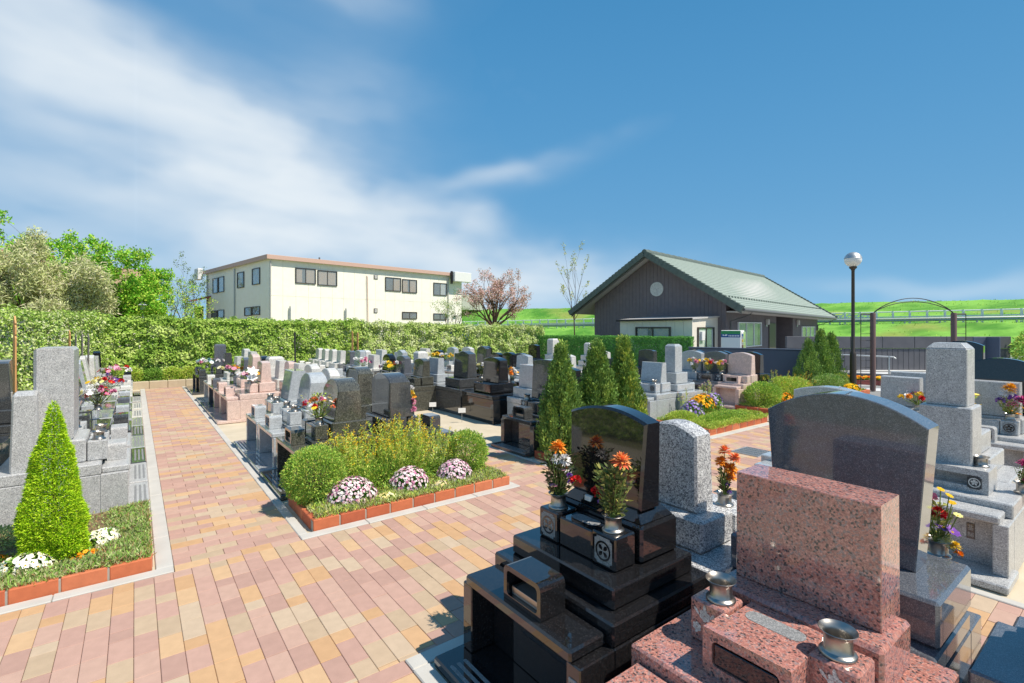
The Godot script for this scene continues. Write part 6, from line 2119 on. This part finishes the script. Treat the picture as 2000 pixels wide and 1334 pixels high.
	for x in [0.05, ln * 0.5, ln - 0.1]:
		mb = MB.new()
		mb.tube([Vector3(x, 0, 0), Vector3(x, 0.76, 0)], [0.02, 0.02], 8)
		put(mb, "post", M.galvanised, t)
	boxpart("footing", Vector3(-0.1, -0.02, -0.1), Vector3(ln + 0.15, 0.22, 0.1), M.gutter, t, 0.01)
	t = thing("marigold_planter", "long brick planter of orange and yellow marigolds below the handrail", "planter")
	ln = along(t, Vector2(16.0, -6.2), Vector2(16.64, -4.82))
	boxpart("trough", Vector3(0, -0.02, -0.16), Vector3(ln, 0.12, 0.16), M.red_roof, t, 0.01)
	mb = MB.new()
	for i in 190:
		daisy(mb, Vector3(rng.randf() * ln, 0.15 + rng.randf() * 0.06, rng.randf_range(-0.15, 0.17)), Vector3(0, 1, 0.4) + rv() * 0.4, 0.045, [lin(240, 170, 30), lin(230, 110, 20), lin(246, 200, 60)], lin(180, 90, 10))
	put(mb, "blossoms", M.petal, t)
	mb = MB.new()
	for i in 900:
		mb.col = pick(GREEN)
		put_leaf(mb, Vector3(rng.randf() * ln, 0.11 + rng.randf() * 0.05, rng.randf_range(-0.16, 0.16)), Vector3.UP, 0.8, 0.05, 0.025)
	put(mb, "leaves", M.leaf, t)
	mb = MB.new()
	mb.box(Vector3(35.4, 3.9, -61.0), Vector3(39.2, 6.0, -58.4), 0.05)
	tag(put(mb, "control_hut", M.concrete), "small grey concrete hut on top of the levee beside the cherry tree", "hut")
	# a sandy rim of far wooded ground behind the houses
	var far := setting("far_trees")
	mb = MB.new()
	for i in 5200:
		var x := rng.randf_range(-60, 34)
		var p := Vector3(x, rng.randf() * (2.2 + 1.2 * sin(x * 0.7) * sin(x * 0.23)), rng.randf_range(-78, -70))
		mb.col = pick(GREEN + SAGE + DEEP)
		put_leaf(mb, p, Vector3.UP, 1.0, 0.6, 0.4)
	stuff(put(mb, "far_foliage", M.leaf, far))


# ---------------------------------------------------------------- flowers on the graves and other small things

func head(mb: MB, kind: String, p: Vector3, up: Vector3, r: float, cols: Array) -> void:
	match kind:
		"mum":
			mum_head(mb, p, up, r, cols, 3)
		"daisy":
			daisy(mb, p, up, r, cols, lin(220, 180, 60), 8)
		"rose":
			ruffle(mb, p, r, cols)
		"lily":
			var u := up.normalized()
			var s := u.cross(Vector3(0.2, 0.3, 0.9)).normalized()
			var w := u.cross(s)
			for i in 6:
				var a := TAU * i / 6
				var o := s * cos(a) + w * sin(a)
				mb.col = pick(cols, 0.06)
				mb.leaf(p, (o + u * 0.55).normalized(), u.cross(o), u, r, r * 0.5, 0.2, 0.55)


# heads: [kind, colours, dx, dy, dz, radius]
func bouquet(label: String, at: Vector3, heads: Array, leaves: int, leaf_cols: Array, hgt: float, wid: float, vase := true, group := "", fine := true) -> void:
	var t := thing("flower_bouquet", label, "flowers", at, 0.0, group)
	if vase:
		var v := MB.new()
		vase_shape(v, Vector3.ZERO, 0.95)
		put(v, "vase", M.steel, t)
	var st := MB.new()
	st.col = Color(0.280, 0.385, 0.105)
	var lf := MB.new()
	var base := Vector3(0, 0.04, 0)
	var all := MB.new()
	for h in heads:
		var p := Vector3(h[2], h[3], h[4])
		st.tube([base, base.lerp(p, 0.5) + Vector3(h[2] * 0.15, 0.01, h[4] * 0.15), p], [0.0028, 0.0026, 0.002], 4)
		var mb := MB.new() if fine else all
		head(mb, h[0], p, Vector3(h[2] * 2.0 + rng.randf_range(-0.2, 0.1), 0.6, h[4] * 2.0 + rng.randf_range(-0.1, 0.3)), h[5], h[1])
		if fine:
			put(mb, "flower", M.petal, t)
	if not fine:
		put(all, "flowers", M.petal, t)
	for k in 9:
		var d := rv() * wid
		st.tube([base, base + Vector3(d.x * 0.6, hgt * 0.5, d.z * 0.6), base + Vector3(d.x, hgt * rng.randf_range(0.6, 1.0), d.z)], [0.0024, 0.002, 0.0014], 4)
	put(st, "stems", M.leaf, t)
	for k in leaves:
		var y := rng.randf_range(0.04, hgt)
		var d := rv()
		var p := Vector3(d.x, 0, d.z) * wid * (0.35 + 0.75 * y / hgt) * rng.randf() + Vector3(0, y + 0.03, 0)
		lf.col = pick(leaf_cols, 0.22)
		put_leaf(lf, p, Vector3(d.x, 0.5, d.z).normalized(), 0.5, rng.randf_range(0.016, 0.036), rng.randf_range(0.008, 0.017))
	put(lf, "leaves", M.leaf, t)


func some_heads(n: int, hgt: float, wid: float, sets: Array, r: float) -> Array:
	var out := []
	for k in n:
		var a := k * 2.4 + rng.randf()
		var q := sqrt((k + 0.5) / n) * wid
		out.append([["mum", "rose", "daisy"][k % 3], sets[k % sets.size()], cos(a) * q, hgt * (1.05 - 0.35 * q / wid) + rng.randf_range(-0.03, 0.03), sin(a) * q, r * rng.randf_range(0.6, 0.95)])
	return out


func vase_alone(label: String, at: Vector3, s := 1.0, group := "") -> void:
	var mb := MB.new()
	vase_shape(mb, Vector3.ZERO, s)
	var o := put(mb, "flower_vase", M.steel)
	o.position = at
	tag(o, label, "vase", group)


func stake(called: String, label: String, at: Vector3, y0: float, y1: float, wd: float, mat: Material, turn := 0.3) -> void:
	# a tablet with the stepped and pointed head of a grave marker
	var mb := MB.new()
	var h := wd * 0.5
	mb.slab(PackedVector2Array([Vector2(-h, y0), Vector2(h, y0), Vector2(h, y1 - wd * 2.4), Vector2(h * 0.75, y1 - wd * 2.2), Vector2(h, y1 - wd * 2.0), Vector2(h, y1 - wd * 1.2), Vector2(h * 0.75, y1 - wd), Vector2(h, y1 - wd * 0.8), Vector2(0, y1), Vector2(-h, y1 - wd * 0.8), Vector2(-h * 0.75, y1 - wd), Vector2(-h, y1 - wd * 1.2), Vector2(-h, y1 - wd * 2.0), Vector2(-h * 0.75, y1 - wd * 2.2), Vector2(-h, y1 - wd * 2.4)]), -0.006, 0.006, y0, Vector2.ZERO, 0.001)
	var o := put(mb, called, mat)
	o.position = at
	o.rotation.y = turn
	tag(o, label, "tablet")


func build_details() -> void:
	var orange := [lin(246, 170, 60), lin(242, 150, 46), lin(250, 196, 104), lin(236, 128, 44)]
	var coral := [lin(244, 158, 84), lin(242, 134, 80), lin(248, 186, 124), lin(234, 112, 88)]
	var white := [lin(244, 242, 240), lin(234, 232, 234), lin(250, 250, 246)]
	var red := [lin(206, 40, 44), lin(186, 28, 40), lin(220, 66, 60)]
	var purple := [lin(116, 72, 160), lin(138, 92, 178), lin(160, 120, 196)]
	var pink := [lin(226, 150, 178), lin(236, 178, 198), lin(212, 120, 160)]
	var magenta := [lin(196, 62, 128), lin(214, 92, 150), lin(176, 44, 110)]
	var yellow := [lin(240, 206, 60), lin(232, 190, 40), lin(246, 222, 110)]
	var gold := [lin(232, 168, 40), lin(222, 148, 30), lin(240, 186, 66)]
	var cream := [lin(240, 236, 180), lin(232, 228, 150), lin(246, 242, 206)]
	var teal := [lin(110, 160, 166), lin(140, 184, 190), lin(170, 200, 204)]
	var dull := [Color(0.10, 0.15, 0.05), Color(0.14, 0.18, 0.07), Color(0.07, 0.11, 0.04), Color(0.26, 0.24, 0.10), Color(0.20, 0.13, 0.08)]
	var olive := [Color(0.24, 0.27, 0.07), Color(0.34, 0.35, 0.10), Color(0.17, 0.21, 0.06), Color(0.50, 0.46, 0.14)]
	# black grave: two vases of tired chrysanthemums
	bouquet("orange and white chrysanthemums in the black grave's vase beside the path", Vector3(1.717, 0.704, -1.872), [["mum", orange, 0.0, 0.30, 0.0, 0.052], ["mum", white, 0.0, 0.245, 0.045, 0.040], ["mum", white, -0.03, 0.25, 0.02, 0.034], ["rose", red, 0.01, 0.16, 0.115, 0.030], ["rose", purple, 0.0, 0.175, 0.08, 0.018], ["rose", purple, 0.01, 0.14, 0.075, 0.016], ["daisy", pink, -0.04, 0.115, 0.01, 0.022], ["rose", purple, -0.03, 0.11, -0.02, 0.014], ["daisy", pink, -0.02, 0.2, 0.05, 0.016]], 800, dull, 0.24, 0.09)
	bouquet("coral orange chrysanthemum with yellowing leaves in the black grave's vase by the pink grave", Vector3(1.717, 0.704, -1.508), [["mum", coral, 0.02, 0.31, 0.03, 0.056], ["rose", red, -0.03, 0.16, -0.075, 0.028], ["rose", red, -0.02, 0.135, -0.07, 0.02], ["rose", purple, -0.02, 0.115, -0.06, 0.014], ["mum", olive, -0.01, 0.24, -0.035, 0.036], ["mum", olive, -0.02, 0.225, 0.0, 0.03]], 760, dull + olive, 0.24, 0.09)
	var lf := MB.new()
	vase_alone("polished steel vase on the red pink grave, nearer the black grave", Vector3(1.752, 0.5985, -1.012), 1.0)
	vase_alone("polished steel vase on the red pink grave, nearer the blue grey base", Vector3(1.752, 0.5985, -0.622), 1.0)
	bouquet("tall spray of orange chrysanthemums behind the speckled grave", Vector3(2.74, 0.582, -1.56), [["mum", coral, 0.0, 0.31, 0.0, 0.046], ["mum", coral, 0.02, 0.275, 0.05, 0.044], ["mum", orange, -0.02, 0.25, -0.01, 0.044], ["mum", orange, 0.0, 0.215, 0.04, 0.046], ["mum", orange, 0.01, 0.165, 0.035, 0.042], ["rose", purple, 0.0, 0.12, 0.02, 0.016], ["rose", purple, 0.0, 0.08, 0.03, 0.014]], 160, dull, 0.2, 0.05)
	bouquet("red, pink and purple flowers in a white pot on the blue grey grave", Vector3(2.93, 0.575, -0.635), [["rose", pink, 0.0, 0.25, -0.03, 0.035], ["rose", red, 0.0, 0.19, 0.0, 0.036], ["daisy", yellow, 0.0, 0.30, 0.01, 0.018], ["daisy", yellow, 0.0, 0.28, 0.04, 0.018], ["daisy", yellow, 0.0, 0.25, 0.05, 0.018], ["daisy", cream, 0.0, 0.20, 0.07, 0.02], ["daisy", purple, 0.0, 0.13, 0.02, 0.036], ["daisy", purple, 0.0, 0.12, 0.05, 0.034], ["daisy", purple, 0.0, 0.14, -0.05, 0.03], ["mum", cream, 0.0, 0.07, 0.03, 0.034], ["mum", yellow, 0.0, 0.06, 0.06, 0.028], ["rose", orange, 0.0, 0.03, 0.07, 0.02]], 150, olive, 0.2, 0.06)
	vase_alone("small steel cup on the tall grey pillar grave", Vector3(4.80, 0.628, -0.80), 0.9)
	bouquet("magenta and white flowers at the tall pillar grave's outer side", Vector3(4.9, 0.47, -0.60), [["mum", magenta, 0, 0.20, 0.0, 0.045], ["mum", white, 0, 0.14, 0.05, 0.04], ["mum", magenta, 0, 0.10, 0.03, 0.045]], 60, dull, 0.15, 0.05)
	bouquet("large mixed bouquet with a golden mum at the wide flat grey grave", Vector3(7.48, 0.617, -1.02), [["mum", gold, 0, 0.34, 0.0, 0.075], ["mum", white, 0, 0.28, -0.03, 0.07], ["rose", purple, 0, 0.23, 0.03, 0.06], ["mum", magenta, 0, 0.22, 0.09, 0.075], ["rose", pink, 0, 0.16, 0.02, 0.05], ["daisy", gold, 0, 0.14, 0.10, 0.04], ["daisy", gold, 0, 0.10, 0.0, 0.04], ["daisy", orange, 0, 0.12, 0.14, 0.04], ["daisy", orange, 0, 0.07, 0.06, 0.04], ["rose", purple, 0, 0.20, -0.07, 0.045]], 240, olive, 0.2, 0.12)
	bouquet("pale yellow lilies at the wide flat grey grave", Vector3(7.40, 0.617, -1.37), [["lily", cream, 0, 0.26, -0.1, 0.09], ["lily", cream, 0, 0.2, -0.05, 0.09], ["lily", yellow, 0, 0.24, 0.05, 0.09], ["lily", cream, 0, 0.16, 0.0, 0.09], ["lily", yellow, 0, 0.12, 0.08, 0.08]], 120, LIME, 0.2, 0.1)
	bouquet("red and yellow flowers at the square pale grey twin grave", Vector3(7.48, 0.617, -1.80), some_heads(11, 0.22, 0.2, [red, yellow, magenta, orange, white, pink], 0.055), 140, dull, 0.18, 0.12, true, "", false)
	var row := "bouquets on the middle graves"
	bouquet("red and green bouquet on the olive black grave beside the path", Vector3(1.52, 0.615, -5.30), some_heads(18, 0.27, 0.18, [red, coral, white, pink, coral, yellow], 0.042), 380, LIME + dull, 0.28, 0.17, true, row)
	bouquet("big white lily bouquet on the pinkish beige grave after the bare plot", Vector3(1.62, 0.615, -9.80), some_heads(16, 0.22, 0.22, [white, pink, red, orange, white], 0.06) + [["lily", white, 0, 0.2, 0.2, 0.13], ["lily", white, 0, 0.1, 0.22, 0.12]], 260, GREEN, 0.2, 0.18, true, row)
	bouquet("yellow and magenta bouquet on the blue grey grave along the path", Vector3(1.62, 0.615, -11.75), some_heads(15, 0.2, 0.24, [yellow, pink, magenta, orange, cream], 0.065), 220, GREEN, 0.2, 0.18, true, row)
	bouquet("teal and white bouquet on the grave nearest the end kerb", Vector3(1.50, 0.56, -15.1), some_heads(14, 0.2, 0.28, [teal, white, pink, white], 0.075), 160, GREEN, 0.2, 0.2, true, row)
	bouquet("yellow and pink bouquet behind the dark grey grave of the mixed bed", Vector3(2.47, 0.615, -5.13), [["rose", yellow, 0, 0.24, 0.0, 0.055], ["rose", white, 0, 0.31, 0.0, 0.04], ["mum", pink, 0, 0.17, 0.04, 0.05], ["mum", pink, 0, 0.12, -0.02, 0.05], ["mum", pink, 0, 0.09, 0.06, 0.045], ["daisy", orange, 0, 0.22, 0.09, 0.03]], 120, olive, 0.22, 0.09, true, row)
	bouquet("red, yellow and white bouquet on the blue grey arched grave", Vector3(4.41, 0.615, -10.08), some_heads(14, 0.24, 0.26, [red, yellow, magenta, white, white], 0.07), 200, GREEN, 0.22, 0.2, true, row)
	bouquet("pink carnations on the off white flat topped grave", Vector3(4.41, 0.615, -11.78), some_heads(9, 0.26, 0.26, [pink, white, pink], 0.07), 120, GREEN, 0.22, 0.2, true, row)
	bouquet("orange and white bouquet behind the black arched grave of the tall vaults", Vector3(5.34, 0.625, -7.03), some_heads(9, 0.24, 0.10, [white, gold, orange, white], 0.06), 130, dull, 0.24, 0.1, true, row)
	bouquet("white flowers over dark leaves beside the wave topped grave", Vector3(5.34, 0.625, -8.02), some_heads(6, 0.28, 0.12, [white, cream], 0.06), 260, dull, 0.26, 0.14, true, row)
	bouquet("yellow flowers on the silver grey low arched grave far behind", Vector3(7.27, 0.615, -12.62), some_heads(8, 0.22, 0.25, [yellow, white, yellow], 0.08), 120, GREEN, 0.2, 0.2, true, row)
	bouquet("yellow and brown flowers on the far olive black arched grave".replace("olive black", "black"), Vector3(7.27, 0.615, -13.45), some_heads(9, 0.2, 0.3, [yellow, cream, gold], 0.08), 120, dull, 0.2, 0.24, true, row)
	bouquet("yellow and pink bouquet on the silver grey grave before the navy wall", Vector3(9.92, 0.615, -6.36), some_heads(10, 0.30, 0.14, [yellow, white, pink, gold], 0.065), 260, olive, 0.28, 0.15, true, row)
	bouquet("white topped bouquet between the blue grey and silver grey graves", Vector3(9.92, 0.615, -6.02), some_heads(10, 0.30, 0.15, [white, yellow, red, pink], 0.065), 240, olive, 0.26, 0.15, true, row)
	bouquet("pale pink bouquet on the blue grey grave next to the pinkish beige one", Vector3(9.92, 0.615, -5.72), some_heads(10, 0.30, 0.14, [white, yellow, pink, pink], 0.06), 240, olive, 0.26, 0.15, true, row)
	bouquet("red and pink bouquet on the grave behind the bright cone shrub's grey neighbour", Vector3(-0.36, 0.60, -7.95), some_heads(15, 0.26, 0.18, [magenta, white, red, pink, cream], 0.05), 260, dull, 0.26, 0.16, true, row)
	bouquet("purple and yellow bouquet on the second dark grave past the cone shrub", Vector3(-0.35, 0.60, -9.55), some_heads(15, 0.28, 0.2, [purple, cream, pink, red, yellow], 0.055), 220, dull, 0.26, 0.18, true, row)
	bouquet("pink and white bouquet in a black box near the end of the tablet row", Vector3(-0.31, 0.60, -12.2), some_heads(18, 0.26, 0.26, [pink, white, red, pink], 0.07), 200, GREEN, 0.24, 0.22, true, row)
	for q in [["steel vase pair on the silver grey flat topped grave, path side", Vector3(1.50, 0.616, -7.52)], ["steel vase pair on the silver grey flat topped grave, inner side", Vector3(1.50, 0.616, -7.14)], ["steel vase on the silver grey arched grave, nearer the bare plot", Vector3(1.51, 0.616, -6.63)], ["steel vase on the silver grey arched grave, nearer the olive black grave", Vector3(1.51, 0.616, -6.26)], ["steel vase on the dark grey grave by the conifers, nearer the white cards", Vector3(4.31, 0.616, -5.33)], ["steel vase on the dark grey grave by the conifers, nearer the bed", Vector3(4.31, 0.616, -4.97)], ["steel vase on the grey granite grave behind the cone shrub, inner side", Vector3(-0.25, 0.636, -6.02)], ["steel vase on the grey granite grave behind the cone shrub, near side", Vector3(-0.25, 0.636, -5.66)], ["steel vase on the second grey grave past the cone shrub", Vector3(-0.47, 0.616, -6.56)], ["steel vase on the silver grey grave facing the conifers, inner side", Vector3(7.27, 0.616, -5.80)], ["steel vase on the silver grey grave facing the conifers, bed side", Vector3(7.27, 0.616, -5.44)]]:
		vase_alone(q[0], q[1], 0.95)
	# wooden tablets and rods behind the graves
	stake("wooden_tablet", "tall orange wooden tablet behind the grey granite grave", Vector3(-0.88, 0, -6.42), 0.0, 1.72, 0.085, M.wood)
	stake("wooden_tablet", "orange wooden tablet beside three weathered grey ones", Vector3(-0.86, 0, -11.0), 0.0, 1.56, 0.085, M.wood)
	for i in 3:
		stake("wooden_tablet", ["weathered grey tablet next to the orange one", "middle weathered grey tablet of three", "weathered grey tablet farthest from the orange one"][i], Vector3(-0.80 + i * 0.075, 0, -11.25 - i * 0.12), 0.0, 1.5, 0.07, M.ash)
	stake("wooden_tablet", "thin wooden tablet far behind the silver grey graves", Vector3(5.0, 0, -14.2), 0.0, 1.5, 0.07, M.wood)
	stake("wooden_tablet", "thin wooden tablet beside its twin far behind the silver grey graves", Vector3(5.12, 0, -14.1), 0.0, 1.46, 0.07, M.wood)
	var mb := MB.new()
	mb.tube([Vector3(2.32, 0.3, -9.5), Vector3(2.30, 1.52, -9.52)], [0.016, 0.014], 8)
	tag(put(mb, "standing_rod", M.dark_metal), "thin dark rod standing among the off white graves", "rod")
	# tall stone tablets beside the grey grave
	for i in 2:
		mb = MB.new()
		mb.slab(PackedVector2Array([Vector2(-0.16, 0.0), Vector2(0.16, 0.0), Vector2(0.16, 1.12), Vector2(0.13, 1.15), Vector2(-0.13, 1.15), Vector2(-0.16, 1.12)]), -0.03, 0.03, 0.0, Vector2.ZERO, 0.005)
		var o := put(mb, "stone_tablet", M.grey)
		o.position = Vector3(-0.93 - i * 0.17, 0, -5.72 - i * 0.02)
		tag(o, ["tall thin grey stone tablet beside the grey granite grave", "outer tall thin grey stone tablet next to its twin"][i], "tablet")
	mb = MB.new()
	mb.slab(outline("low", 0.26, 0.25, 0.466, 1.10, 0.03), -0.085, 0.085, 0.466, Vector2(0.03, 0.02), 0.012)
	var ms := put(mb, "memorial_stone", M.grey)
	ms.position = Vector3(-0.70, 0, -5.60)
	tag(ms, "squat rough grey stone standing at the grey granite grave's rear corner", "stone")
	# plot cards on the empty lots
	for q in [[Vector3(4.316, 0, -8.07), "white plot card on a wire stake before the dark grey wave topped grave"], [Vector3(4.409, 0, -7.21), "white plot card on a wire stake before the black vault"]]:
		var t := thing("plot_card", q[1], "sign", q[0], deg_to_rad(-24.0))
		mb = MB.new()
		mb.tube([Vector3.ZERO, Vector3(0, 0.19, 0)], [0.004, 0.004], 6)
		put(mb, "stake", M.galvanised, t)
		boxpart("card", Vector3(-0.062, 0.165, 0.005), Vector3(0.062, 0.245, 0.009), M.card, t, 0.001)
	# drain grate in the wide path
	var g := thing("drain_grate", "square steel drain grate set in the brick path", "grate", Vector3(6.35, 0.003, -3.24))
	boxpart("recess", Vector3(-0.19, -0.02, -0.17), Vector3(0.19, 0.0, 0.17), M.dark_metal, g, 0.002)
	for q in [[-0.2, 0.2, -0.18, -0.165], [-0.2, 0.2, 0.165, 0.18]]:
		boxpart("frame", Vector3(q[0], -0.02, q[2]), Vector3(q[1], 0.008, q[3]), M.galvanised, g, 0.002)
	for x in [-0.2, -0.103, -0.006, 0.091, 0.188]:
		boxpart("frame", Vector3(x, -0.02, -0.1645), Vector3(x + 0.012, 0.008, 0.1645), M.galvanised, g, 0.002)
	for i in 16:
		boxpart("bar", Vector3(-0.187, -0.015, -0.155 + i * 0.0205), Vector3(0.187, 0.004, -0.149 + i * 0.0205), M.galvanised, g, 0.001)
	mb = MB.new()
	mb.box(Vector3(1.83, 0.732, -1.80), Vector3(1.87, 0.762, -1.755), 0.002)
	tag(put(mb, "match_box", M.card), "small white box beside the black grave's stone", "box")
